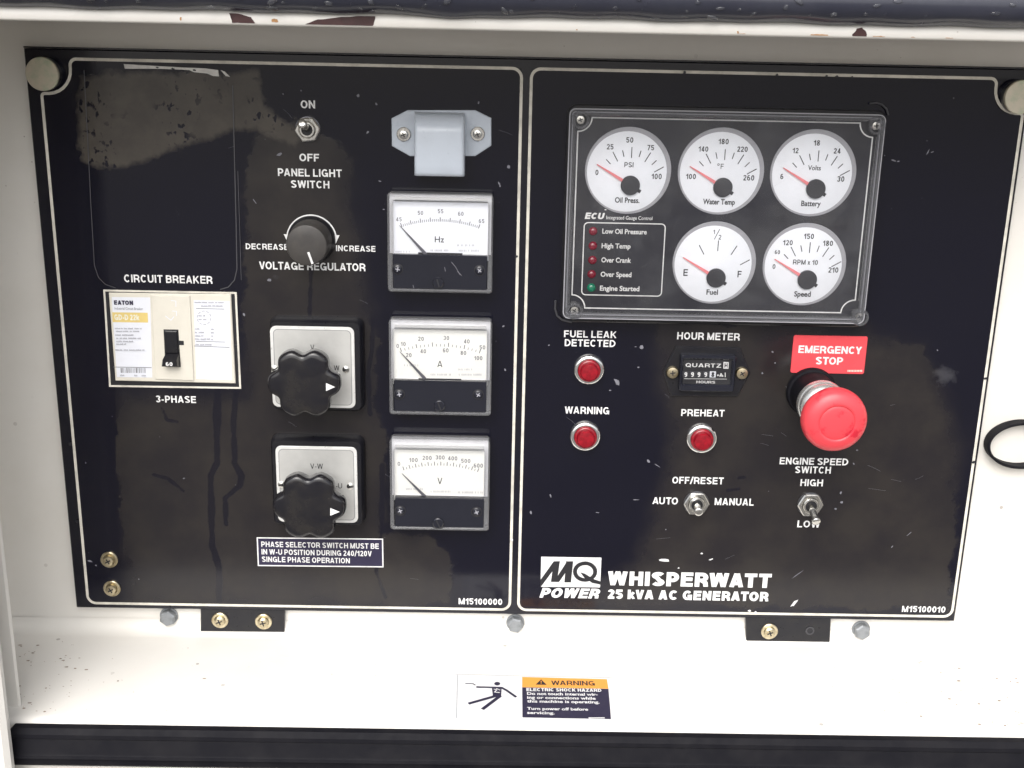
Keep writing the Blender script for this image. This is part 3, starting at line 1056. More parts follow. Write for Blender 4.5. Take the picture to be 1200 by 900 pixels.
for P in ([(52, 152), (112, 68), (140, 68), (52, 186)], [(112, 68), (140, 68), (126, 162), (99, 162)], [(126, 162), (112, 162), (172, 68), (200, 68), (136, 162)], [(168, 68), (200, 68), (190, 164), (160, 164)]):
    mb.flat([E_(*q) for q in P], LH + 0.00025)
mb.stroke([E_(*q) for q in [(254 + 46 * math.cos(a), 115 - 38 * math.sin(a)) for a in np.linspace(0, 2 * math.pi, 25)[:-1]]], 0.0029, LH + 0.00025, closed=True)
mb.flat([E_(*q) for q in [(232, 118), (252, 124), (296, 150), (326, 160), (324, 174), (286, 166), (250, 142)]], LH + 0.00025)
mb.build('emblem_letters', 'ink_black', fr, label='slanted black letters M and Q', smooth=0)

# boxed note, breaker window line and dial arc on the first faceplate
mb = MB()
mb.stroke([pp(301.5, 630.2, LH), pp(448.3, 631.8, LH), pp(448.8, 664.2, LH), pp(302.8, 662.6, LH)], 0.00085, LH + 0.0001, closed=True)
mb.build('note_frame', 'ink_white', fl, smooth=0)
mb = MB()
mb.flat([pp(302, 630.5, LH), pp(448, 632, LH), pp(448.4, 663.8, LH), pp(303.2, 662.2, LH)], LH + 0.00005)
mb.build('note_field', 'ink_navy', fl, smooth=0)
mb = MB()
mb.stroke([pp(122.2, 340.4, LH), pp(276.2, 343.3, LH), pp(281.5, 454.6, LH), pp(129.2, 452), ], 0.0013, LH + 0.0001, closed=True)
mb.build('window_line', 'ink_cream', fl, smooth=0)
mb = MB()
kc = pp(365.3, 281, LH)
ur = 29 * unit(365, 281)
mb.stroke([(kc[0] + ur * math.cos(t), kc[1] + ur * math.sin(t)) for t in np.linspace(math.radians(172), math.radians(8), 28)], 0.0009, LH + 0.0001)
for sx in (-1, 1):
    x = kc[0] + sx * ur * 0.985
    y = kc[1] + 0.002
    mb.flat([(x - 0.0023, y + 0.0014), (x + 0.0023, y + 0.0014), (x - sx * 0.0003, y - 0.0042)], LH + 0.0001)
mb.build('direction_arc', 'ink_white', fl, label='white double-headed arc over the regulator knob', smooth=0)

# faint edge of an old clear film, torn tape, scuffs and chips
mb = MB()
mb.stroke([pp(*q) for q in [(99, 82), (103, 160), (107, 240), (111, 310), (116, 325), (124, 333), (136, 337)]], 0.0006, 0.0008)
mb.stroke([pp(*q) for q in [(273, 100), (275, 180), (277, 260), (278, 315), (275, 328), (268, 336), (258, 339)]], 0.0007, 0.0008)
mb.stroke([pp(*q) for q in [(279, 200), (281, 260), (283, 328)]], 0.0004, 0.0008)
mb.build('film_edge', 'film_line', fl, smooth=0)
mb = MB()
mb.prism([pp(*q) for q in [(145.5, 75), (180, 77), (215, 79), (240, 80), (256, 82), (257, 89.5), (250, 89), (243, 86), (228, 84.5), (222, 82), (200, 81), (185, 80.5), (147, 80.5)]][::-1], [(0, 0.0006), (0, 0.0011)])
mb.prism([pp(*q) for q in [(259, 82), (264, 84), (270, 90), (265, 89)]][::-1], [(0, 0.0006), (0, 0.0012)])
mb.build('torn_tape', 'tape', fl, smooth=0)


def blot(mb_, px_, py_, w_, h_, ang=0.0, n=9, z=0.00085):
    c = pp(px_, py_)
    u = unit(px_, py_)
    P = []
    for i in range(n):
        t = 2 * math.pi * i / n
        k = random.uniform(0.55, 1.1)
        x, y = w_ / 2 * k * math.cos(t) * u, h_ / 2 * k * math.sin(t) * u
        P.append((c[0] + x * math.cos(ang) - y * math.sin(ang), c[1] + x * math.sin(ang) + y * math.cos(ang)))
    mb_.flat(P, z)


mb = MB()
for q in [(778, 656, 15, 5, 0), (822, 648, 4, 2.5, 0), (833, 655, 7, 2.5, .4), (795, 665, 2, 2, 0), (931, 706, 15, 4, .9), (878, 715, 5, 3, 0), (885, 716.5, 3, 2, 0), (600, 632, 3, 5, .4)]:
    blot(mb, *q)
mb.build('paint_chips', 'chip_white', fr, smooth=0, kind='stuff')
for par, lst in ((fl, [(420, 112, 4, 5, .5), (441, 122, 3, 4, .4), (431, 155, 5, 3, 1), (328, 181, 8, 4, .5), (353, 106, 2, 2, 0), (332, 110, 2, 2, 0), (299, 236, 1.2, 11, .6), (590, 382, 4, 3, .8), (592, 433, 4, 3, -.8), (596, 195, 5, 5, 0),
                       (585, 215, 2, 7, .4), (561, 120, 2, 4, -.3), (316, 328, 6, 4, 0), (450, 245, 3, 2, 0), (586, 218, 4, 2, 1), (445, 212, 5, 2, -.3), (106, 657, 7, 3, -.4), (113, 662, 3, 2, -.4), (101, 542, 2, 3, 0), (163, 678, 2, 2, 0), (216, 560, 3, 1.4, .5), (286, 368, 3, 5, .5)]),
                 (fr, [(752, 407, 6, 6, .5), (745, 406, 4, 1.5, 0), (748, 430, 3, 2, 0), (715, 457, 3, 2, 0), (723, 447, 7, 10, .7), (643, 404, 3, 2, .3), (1087, 178, 1.6, 9, -.4), (1092, 178, 4, 1.4, .5), (1047, 188, 8, 2, -.3), (1052, 189, 4, 2, .2), (1117, 115, 2, 2, 0),
                       (985, 577, 3, 4, 0), (986, 588, 4, 3, 0), (979, 596, 4, 3, 0), (760, 540, 4, 6, .6), (770, 545, 9, 1.2, -.6), (1000, 543, 2, 4, .6), (1045, 640, 6, 1.4, 1), (935, 672, 24, 1, .7), (780, 620, 2, 2, 0), (1004, 527, 3, 2, 0), (1065, 625, 8, 1, .8),
                       (700, 600, 6, 1.2, 0), (745, 585, 9, 1.2, 0), (622, 600, 3, 5, .3), (645, 580, 2, 6, .3), (1098, 410, 2, 3, 0), (905, 412, 3, 3, 0), (908, 425, 2, 2, 0), (893, 437, 3, 3, 0)])):
    mb = MB()
    for q in lst:
        blot(mb, *q, n=7, z=0.0008)
    for i in range(14):
        if par is fl:
            x, y = random.uniform(110, 590), random.uniform(120, 690)
        else:
            x, y = random.uniform(640, 1110), random.uniform(400, 690)
        a_, l_ = random.uniform(-0.5, 0.9), random.uniform(5, 22)
        P0, P1 = pp(x, y), pp(x + l_ * math.cos(a_), y + l_ * math.sin(a_))
        mb.stroke([P0, ((P0[0] + P1[0]) / 2 + 0.0004, (P0[1] + P1[1]) / 2), P1], 0.00009, 0.0008)
    for i in range(12):
        if par is fl:
            x, y = random.uniform(100, 590), random.uniform(100, 700)
        else:
            x, y = random.uniform(630, 1120), random.uniform(110, 700)
        blot(mb, x, y, random.uniform(.6, 1.6), random.uniform(.6, 1.4), random.uniform(0, 3), 5, 0.0008)
    mb.build('scuff_marks', 'scuff', par, smooth=0, kind='stuff')

for par, lst in ((fl, [(83.5, 520, 5, 6, 0), (91, 610, 5, 5, 0), (198.5, 711, 3, 4, 0), (185, 79, 4, 2, 0), (203, 80.5, 5, 2.5, 0), (228, 82, 5, 3, 0), (605, 300, 4, 3, 0)]),
                 (fr, [(802, 85, 5, 4, 0), (910, 87.5, 3, 3, 0), (968, 89, 3, 3, 0), (980, 89.5, 4, 3, 0), (998, 90, 3, 3, 0), (1140.5, 541, 5, 4, 0), (1154, 443, 4, 4, 0), (1112, 690, 3, 3, 0)])):
    mb = MB()
    for q in lst:
        blot(mb, *q, n=8, z=0.00125)
    mb.build('worn_spots', 'ink_black', par, smooth=0, kind='stuff')

# ------------------------------------------------------------------ fasteners


def cross_slot(mb_, c, r, z, a0=0.4):
    for a in (a0, a0 + math.pi / 2):
        dx, dy = r * math.cos(a), r * math.sin(a)
        mb_.stroke([(c[0] - dx, c[1] - dy), (c[0] + dx, c[1] + dy)], r * 0.42, z)


def pan_screw(parent, c, z, rw, rh, m_='brass_zinc', a0=0.5, hh=0.0028, washer=True):
    """a part screw (> washer, slot) of a thing"""
    mb_ = MB()
    mb_.lathe(c, [(rh, z), (rh, z + hh * 0.55), (rh * 0.82, z + hh * 0.9), (rh * 0.5, z + hh)], 24)
    s_ = mb_.build('screw', m_, parent, smooth=40)
    if washer:
        mb_ = MB()
        mb_.lathe(c, [(rw, z - 0.0004), (rw, z + 0.0008), (rw * 0.93, z + 0.0012), (rh * 1.12, z + 0.0012), (rh * 1.1, z + 0.0002)], 28, cap1=False)
        sub(mb_, 'washer', m_, s_, parent)
    mb_ = MB()
    cross_slot(mb_, c, rh * 0.52, z + hh + 0.0001, a0)
    sub(mb_, 'slot', 'ink_black', s_, parent)
    return s_


def sub(mb_, name, m_, part, parent):
    """a sub-part when its parent is a part of a thing, else one more part of that thing"""
    top = parent
    return mb_.build(name, m_, part if parent.parent is None else parent, smooth=40)


def loose_screw(px_, py_, label, group):
    u = unit(px_, py_)
    c = pp(px_, py_)
    t_ = thing('panel_screw', label, 'screw', (c[0], c[1], 0.0006), group)
    mb_ = MB()
    mb_.lathe(c, [(10 * u, 0.0006), (10 * u, 0.0016), (9.3 * u, 0.0020), (6.8 * u, 0.0020)], 28, cap1=False)
    mb_.build('washer', 'brass_zinc', t_)
    mb_ = MB()
    r = 6.4 * u
    mb_.lathe(c, [(r, 0.0018), (r, 0.0034), (r * 0.85, 0.0043), (r * 0.5, 0.0046)], 24)
    h_ = mb_.build('head', 'brass_zinc', t_, smooth=40)
    mb_ = MB()
    cross_slot(mb_, c, r * 0.55, 0.0047, 0.5)
    mb_.build('slot', 'ink_black', h_)
    return t_


loose_screw(128.6, 655.2, 'upper of two brass screws by the lower corner of the black panel', 'brass screws in the panel')
loose_screw(131.8, 688.8, 'brass screw nearest the bottom border line of the black panel, below its twin', 'brass screws in the panel')


def corner_fastener(px_, py_, label):
    h_ = 0.0085
    c = pp(px_, py_, h_)
    r = 19.5 * unit(px_, py_, h_)
    t_ = thing('quarter_turn_fastener', label, 'fastener', (c[0], c[1], 0.0), 'round fasteners in the panel corners')
    mb_ = MB()
    mb_.lathe(c, [(r * 0.96, 0.0002), (r * 0.96, h_ - 0.0022)], 40, cap1=False)
    mb_.build('stem', 'dark_metal', t_)
    mb_ = MB()
    mb_.lathe(c, [(r * 0.9, h_ - 0.0024), (r, h_ - 0.0022), (r, h_ - 0.0006), (r * 0.96, h_), (r * 0.5, h_ + 0.0001)], 40)
    mb_.build('cap', 'zinc_cap', t_, smooth=30)


corner_fastener(48.8, 86.8, 'round zinc fastener with green tinge beside the torn tape corner of the panel')
corner_fastener(1197, 114, 'round zinc fastener in the panel corner above the cable loop')


def hex_bolt(px_, py_, label):
    h_ = WALL + 0.0065
    c = pp(px_, py_, h_)
    u = unit(px_, py_, h_)
    t_ = thing('hex_bolt', label, 'bolt', (c[0], c[1], WALL), 'grey hex bolts in the wall under the panel')
    mb_ = MB()
    r = 9.6 * u
    a0 = random.uniform(0, 1)
    mb_.prism(ngon(c[0], c[1], r, 6, a0), [(0, WALL), (0, h_ - 0.0010), (0.0010, h_)])
    mb_.build('head', 'bolt_steel', t_, smooth=20)
    mb_ = MB()
    mb_.lathe(c, [(r * 1.12, WALL + 0.0001), (r * 1.12, WALL + 0.0010), (r * 0.9, WALL + 0.0012)], 28, cap1=False)
    mb_.build('washer', 'bolt_steel', t_)


hex_bolt(195.5, 726, 'grey hex bolt on white wall below the brass screws, beside a two-screw bracket')
hex_bolt(604, 734, 'grey hex bolt on white wall under the gap between the two faceplates')
hex_bolt(1011.5, 742, 'grey hex bolt on white wall beside the bracket with an empty hole')


def bracket(q, screws, holes, label):
    h_ = -0.0012
    P = [pp(x, y, h_) for x, y in q]
    cx_, cy_ = sum(p[0] for p in P) / 4, sum(p[1] for p in P) / 4
    t_ = thing('mounting_bracket', label, 'bracket', (cx_, cy_, WALL), 'black brackets under the panel')
    mb_ = MB()
    mb_.prism(P, [(0, WALL + 0.0002), (0, h_ - 0.0005), (0.0005, h_)], cap0=True)
    mb_.build('plate', 'black_plastic', t_)
    for x, y in screws:
        c = pp(x, y, h_)
        u = unit(x, y)
        mb_ = MB()
        mb_.lathe(c, [(6.3 * u, h_), (6.3 * u, h_ + 0.0026), (5.2 * u, h_ + 0.0034), (3 * u, h_ + 0.0037)], 24)
        s_ = mb_.build('screw', 'brass_zinc', t_, smooth=40)
        mb_ = MB()
        mb_.lathe(c, [(9.8 * u, h_), (9.8 * u, h_ + 0.0010), (9.0 * u, h_ + 0.0014), (6.6 * u, h_ + 0.0014)], 28, cap1=False)
        mb_.build('washer', 'brass_zinc', s_)
        mb_ = MB()
        cross_slot(mb_, c, 3.6 * u, h_ + 0.0038, random.uniform(0.2, 0.8))
        mb_.build('slot', 'ink_black', s_)
    for x, y in holes:
        c = pp(x, y, h_)
        u = unit(x, y)
        mb_ = MB()
        mb_.lathe(c, [(5.2 * u, h_ + 0.0001), (5.2 * u, h_ + 0.0005), (3.6 * u, h_ + 0.0005), (3.4 * u, h_ + 0.0001)], 24, cap1=False)
        hr = mb_.build('hole_rim', 'dark_metal', t_)
        mb_ = MB()
        mb_.flat(ngon(c[0], c[1], 3.5 * u, 20), h_ + 0.0002)
        mb_.build('hole', 'ink_black', hr)


bracket([(235, 708), (333.5, 710), (333, 741), (235, 740)], [(258, 726.5), (309, 728)], [], 'black bracket with two brass screws under the panel')
bracket([(874, 720), (974, 722), (972.5, 754), (874.5, 752)], [(901.5, 739.5)], [(949, 739)], 'black bracket with one brass screw and one empty hole under the panel')

# ------------------------------------------------------------------ circuit breaker
bh = 0.0022
B = lambda x, y: pp(120 + x / 6.924, 330 + y / 6.924, bh)
c0 = pp(201, 397, 0)
cb = thing('circuit_breaker', 'beige moulded circuit breaker with yellow banded label and black toggle', 'circuit breaker', (c0[0], c0[1], 0))
mb = MB()
mb.flat([pp(123.5, 341.8, LH), pp(275.2, 344.5, LH), pp(280.2, 453.5, LH), pp(130.3, 450.8, LH)], LH + 0.00005)
mb.build('window_gap', 'ink_black', cb, smooth=0)
body = [B(50, 92), B(1042, 105), B(1080, 828), B(105, 805)]
mb = MB()
mb.prism(body[::-1], [(0, 0.0006), (0, bh - 0.0005), (0.0005, bh)])
mb.build('body', 'breaker_beige', cb, smooth=20)
mb = MB()
mb.prism([B(398, 110), B(712, 113), B(745, 800), B(432, 790)][::-1], [(0, bh - 0.0002), (0, bh + 0.0008), (0.0004, bh + 0.0011)])
mb.build('raised_band', 'breaker_beige', cb, smooth=20)
mb = MB()
for p_ in ([(560, 150), (600, 155), (600, 200)], [(570, 235), (605, 238), (605, 275)], [(515, 275), (560, 310), (585, 280)]):
    mb.stroke([B(*q) for q in p_], 0.0005, bh + 0.0012)
mb.build('moulded_marks', 'label_white', cb, smooth=0)
mb = MB()
mb.flat([B(75, 125), B(388, 128), B(405, 778), B(118, 775)], bh + 0.0001)
lab = mb.build('label_plate', 'label_white', cb, label='white label with yellow band and barcode', smooth=0)
mb = MB()
mb.flat([B(80, 248), B(368, 252), B(372, 332), B(84, 328)], bh + 0.0002)
mb.build('yellow_band', 'label_yellow', lab, smooth=0)


def b_caps(s, x0, x1, y, hp, m_, par, t=0.2, words_=False, bold=0.0):
    mb_ = MB()
    a_, b_ = B(x0, y), B(x1, y)
    hh = abs(B(x0, y - hp / 2)[1] - B(x0, y + hp / 2)[1])
    if words_:
        words(mb_, s, (a_[0] + b_[0]) / 2, (a_[1] + b_[1]) / 2, b_[0] - a_[0], hh, bh + 0.0003, bold)
    else:
        caps(mb_, s, (a_[0] + b_[0]) / 2, (a_[1] + b_[1]) / 2, b_[0] - a_[0], hh, bh + 0.0003, t)
    mb_.build('lettering', m_, par, label='lettering reading ' + s, smooth=0)


b_caps('EATON', 95, 250, 170, 36, 'ink_navy', lab, 0.26)
b_caps('Industrial Circuit Breaker', 100, 330, 218, 20, 'ink_grey', lab, words_=True)
b_caps('GD-D 22k', 98, 302, 289, 46, 'ink_pale', lab, 0.22)


def lines(lst, par, m_='ink_grey', wd=9):
    """print too small to read in the photograph: broken word-length dashes"""
    mb_ = MB()
    for x0, x1, y in lst:
        x = x0
        while x < x1 - 6:
            w_ = min(random.uniform(14, 50), x1 - x)
            for q in np.arange(x, x + w_ - 2, 9):
                hgt = random.uniform(0.5, 1.2)
                mb_.stroke([B(q, y - wd * 0.5 * hgt), B(q + 0.1, y + wd * 0.5)], 0.00045, bh + 0.0003)
            x += w_ + 9
    mb_.build('fine_print', m_, par, smooth=0, kind='stuff')


lines([(105, 320, 380), (115, 300, 402), (110, 260, 432), (118, 325, 458), (120, 255, 482), (120, 200, 504), (112, 355, 552), (150, 188, 756), (265, 292, 758), (325, 355, 759)], lab, 'ink_faint', 11)
mb = MB()
x = 148
while x < 350:
    w_ = random.choice([3, 3, 6, 9])
    mb.flat([B(x, 700), B(x + w_, 700), B(x + w_ + 2, 740), B(x + 2, 740)], bh + 0.0002)
    x += w_ + random.choice([4, 5, 8])
mb.stroke([B(88, 692), B(400, 697)], 0.0004, bh + 0.0002)
mb.build('barcode', 'ink_grey', lab, smooth=0)
mb = MB()
mb.flat([B(740, 150), B(1032, 158), B(1052, 800), B(763, 790)], bh + 0.0001)
lab2 = mb.build('label_plate', 'label_white', cb, label='white rating label with small table', smooth=0)
lines([(752, 990, 168), (805, 978, 196), (785, 845, 275), (785, 860, 305), (757, 790, 382), (885, 908, 384), (757, 825, 410), (885, 908, 412), (757, 825, 437), (888, 908, 439), (757, 875, 463), (888, 908, 466), (762, 895, 508)], lab2, 'ink_faint', 11)
mb = MB()
mb.stroke([B(760, 217), B(990, 223)], 0.0004, bh + 0.0002)
mb.stroke([B(760, 484), B(995, 490)], 0.0004, bh + 0.0002)
mb.stroke([B(745, 522), B(1032, 533)], 0.0004, bh + 0.0002)
mb.build('table_lines', 'ink_grey', lab2, smooth=0, kind='stuff')
mb = MB()
for k in range(10):
    a0 = 2 * math.pi * k / 10
    mb.stroke([B(825 + 56 * math.cos(a0 + e), 293 + 55 * math.sin(a0 + e)) for e in (0, 0.15, 0.3, 0.42)], 0.0004, bh + 0.0002)
mb.build('stamp_ring', 'ink_faint', lab2, smooth=0)
# toggle in its slot
h1 = bh + 0.0012
mb = MB()
mb.flat([B(500, 384), B(620, 386), B(640, 690), B(515, 688)], h1)
mb.flat([B(625, 475), B(663, 477), B(666, 512), B(628, 511)], h1)
mb.build('slot', 'ink_black', cb, smooth=0)
mb = MB()
q = [B(512, 392), B(612, 394), B(622, 575), B(520, 573)]
mb.prism(q[::-1], [(0, h1), (0, h1 + 0.0012), (0.0006, h1 + 0.0016)])
han = mb.build('toggle', 'black_plastic', cb, smooth=20)
mb = MB()
ht = 0.0095
q0 = [pp(195, 413, h1), pp(210, 413.3, h1), pp(211, 429, h1), pp(196.5, 428.6, h1)]
q1 = [pp(190.0, 422.2, ht), pp(206.5, 422.6, ht), pp(207.5, 430.2, ht), pp(189.0, 430, ht)]
mb.rings([[(a_, b_, h1) for a_, b_ in ccw(q0)], [(a_, b_, ht - 0.0008) for a_, b_ in ccw(q1)], [(a_, b_, ht) for a_, b_ in inset(ccw(q1), 0.0006)]])
mb.build('toggle_tip', 'black_plastic', han, smooth=20)
mb = MB()
cc = pp(198.3, 426.6, ht)
caps(mb, '60', cc[0], cc[1], 8 * unit(198, 426, ht), 4.6 * unity(198, 426, ht), ht + 0.0002, 0.2)
mb.build('rating_number', 'ink_white', han, label='white number 60', smooth=0)

# ------------------------------------------------------------------ toggle switches


def toggle(px_, py_, tip, tip_h, label, a0, dirty=False, rn=15.2):
    c = pp(px_, py_, 0.003)
    u = unit(px_, py_)
    t_ = thing('toggle_switch', label, 'toggle switch', (c[0], c[1], 0.0), 'bat toggle switches on the panel')
    mb_ = MB()
    mb_.lathe(c, [(rn * 0.98 * u, 0.0004), (rn * 0.98 * u, 0.0009), (rn * 0.9 * u, 0.0011)], 30, cap1=False)
    mb_.build('washer', 'dark_metal', t_)
    mb_ = MB()
    hexo = ngon(c[0], c[1], rn * u, 36, a0)
    # hexagon with softened corners
    hx = []
    for i in range(36):
        a_ = 2 * math.pi * i / 36
        k_ = math.cos(math.pi / 6) / math.cos(((a_ + math.pi / 6) % (math.pi / 3)) - math.pi / 6)
        k_ = min(k_ * 1.0, 0.975) if True else k_
        hx.append((c[0] + rn * u * k_ * 1.02 * math.cos(a_ + a0 + math.pi / 6), c[1] + rn * u * k_ * 1.02 * math.sin(a_ + a0 + math.pi / 6)))
    ri = 9.2 * u
    inner = [(c[0] + ri * math.cos(2 * math.pi * i / 36 + a0 + math.pi / 6), c[1] + ri * math.sin(2 * math.pi * i / 36 + a0 + math.pi / 6)) for i in range(36)]
    hz_ = 0.0034
    rs_ = [[(x, y, 0.0010) for x, y in hx], [(x, y, hz_ - 0.0007) for x, y in hx], [(x, y, hz_) for x, y in inset(hx, 0.0007)], [(x, y, hz_) for x, y in inset(inner, -0.0006)], [(x, y, hz_ - 0.0006) for x, y in inner], [(x, y, 0.001) for x, y in inner]]
    mb_.rings(rs_, cap1=False)
    mb_.build('hex_nut', 'nickel', t_, smooth=25)
    mb_ = MB()
    mb_.lathe(c, [(ri * 0.99, 0.0008), (ri * 0.99, 0.0042), (ri * 0.92, 0.0046), (ri * 0.72, 0.0046), (ri * 0.60, 0.0016)], 30)
    mb_.build('bushing', 'nickel', t_, smooth=30)
    mb_ = MB()
    mb_.flat(ngon(c[0], c[1], ri * 0.71, 24), 0.0030)
    mb_.build('bushing_bore', 'ink_black', t_, smooth=0)
    tp = pp(tip[0], tip[1], tip_h)
    A_ = Vector((c[0], c[1], 0.0012))
    Z_ = Vector((tp[0], tp[1], tip_h))
    dd = Z_ - A_
    ln = dd.length
    dn = dd.normalized()
    pts, rad = [], []
    for f_2, r_2 in ((0, 3.6), (0.3, 3.7), (0.36, 4.3), (0.42, 3.9), (0.75, 4.6), (0.90, 5.4), (0.95, 5.3), (0.985, 4.5), (1.0, 2.6)):
        pts.append(tuple(A_ + dn * ln * f_2))
        rad.append(r_2 * u)
    mb_ = MB()
    mb_.tube(pts, rad, 18)
    mb_.build('lever', 'nickel', t_, smooth=50)
    return t_


toggle(360, 152, (353.5, 144.5), 0.0165, 'nickel toggle switch flipped up between the ON and OFF lettering', 0.08)
toggle(816.5, 591, (819, 600.5), 0.0165, 'nickel toggle switch between the AUTO and MANUAL lettering', 0.0)
toggle(950, 592.5, (957, 612.5), 0.0185, 'nickel toggle switch flipped down over the LOW lettering', 0.02)

# ------------------------------------------------------------------ voltage regulator knob
kc = pp(365.3, 280.5, 0)
kn = thing('regulator_knob', 'round dark grey knob with white pointer mark between DECREASE and INCREASE', 'knob', (kc[0], kc[1], 0))
u = unit(365, 281)
mb = MB()
mb.lathe(kc, [(28 * u, 0.0006), (28 * u, 0.002), (26.8 * u, 0.0035), (25.5 * u, 0.005)], 48)
mb.build('skirt', 'black_plastic', kn)
HK = 0.0225
mb = MB()
mb.lathe(kc, [(25.2 * u, 0.0042), (24.4 * u, 0.012), (23.6 * u, HK - 0.0014), (22.9 * u, HK - 0.0004), (21.5 * u, HK), (10 * u, HK + 0.0004), (1 * u, HK + 0.0005)], 56)
mb.build('cap', 'grey_knob', kn, smooth=40)
pa, pb = pp(361.2, 295.5, HK + 0.0007), pp(366.3, 309.2, HK + 0.0007)
mb = MB()
mb.stroke([pa, pb], 2.6 * u, HK + 0.0007)
mb.build('pointer_mark', 'ink_white', kn, smooth=0)

# ------------------------------------------------------------------ panel lamp under a milky hood
F = lambda x, y, h=0.002: pp(440 + x / 6.6667, 110 + y / 6.6667, h)
c0 = F(515, 310)
lm = thing('panel_lamp', 'milky white plastic lamp hood on a winged flange above the frequency meter', 'panel lamp', (c0[0], c0[1], 0))
mb = MB()
fp = [F(125, 192), F(250, 128), F(780, 128), F(905, 190), F(905, 405), F(780, 487), F(270, 487), F(128, 408)]
mb.prism(fp, [(0, 0.0004), (0, 0.0016), (0.0005, 0.0021)])
mb.build('flange', 'milky_plastic', lm, smooth=20)
mb = MB()
HH = 0.019
prof = [(0.0022, 138), (0.0075, 148), (0.0130, 180), (0.0165, 222), (0.0183, 255), (HH, 300), (HH, 560), (HH, 612), (HH - 0.0008, 630), (HH - 0.0030, 640)]
rs = []
for h_, y in prof:
    wl, wr = F(302, y, h_), F(694, y, h_)
    ring = []
    rr_ = 0.0026
    yy = wl[1]
    zt = h_
    xl, xr = wl[0], wr[0]
    ring = [(xl, yy, 0.0021), (xl, yy, max(zt - rr_, 0.00215))]
    for k in range(1, 5):
        a_ = math.pi / 2 * k / 5
        ring.append((xl + rr_ * (1 - math.cos(a_)), yy, max(zt - rr_ + rr_ * math.sin(a_), 0.0022)))
    ring.append((xl + rr_, yy, zt))
    ring.append((xr - rr_, yy, zt))
    for k in range(4, 0, -1):
        a_ = math.pi / 2 * k / 5
        ring.append((xr - rr_ * (1 - math.cos(a_)), yy, max(zt - rr_ + rr_ * math.sin(a_), 0.0022)))
    ring += [(xr, yy, max(zt - rr_, 0.00215)), (xr, yy, 0.0021)]
    rs.append(ring)
mb.rings(rs, closed=False, cap1=False)
mb.build('hood', 'milky_plastic', lm, smooth=60)
for x, y in ((222, 315), (798, 312)):
    c = F(x, y)
    mb = MB()
    uu = unit(473, 157)
    mb.lathe(c, [(5.2 * uu, 0.002), (5.2 * uu, 0.0045), (4.3 * uu, 0.0055), (2.5 * uu, 0.0058)], 22)
    s_ = mb.build('screw', 'nickel', lm, smooth=40)
    mb = MB()
    mb.lathe(c, [(8.3 * uu, 0.002), (8.3 * uu, 0.003), (7.6 * uu, 0.0034), (5.4 * uu, 0.0034)], 26, cap1=False)
    mb.build('washer', 'nickel', s_)
    mb = MB()
    cross_slot(mb, c, 3 * uu, 0.0060, 0.4)
    mb.build('slot', 'ink_black', s_)

# ------------------------------------------------------------------ analog meters
MH = 0.013


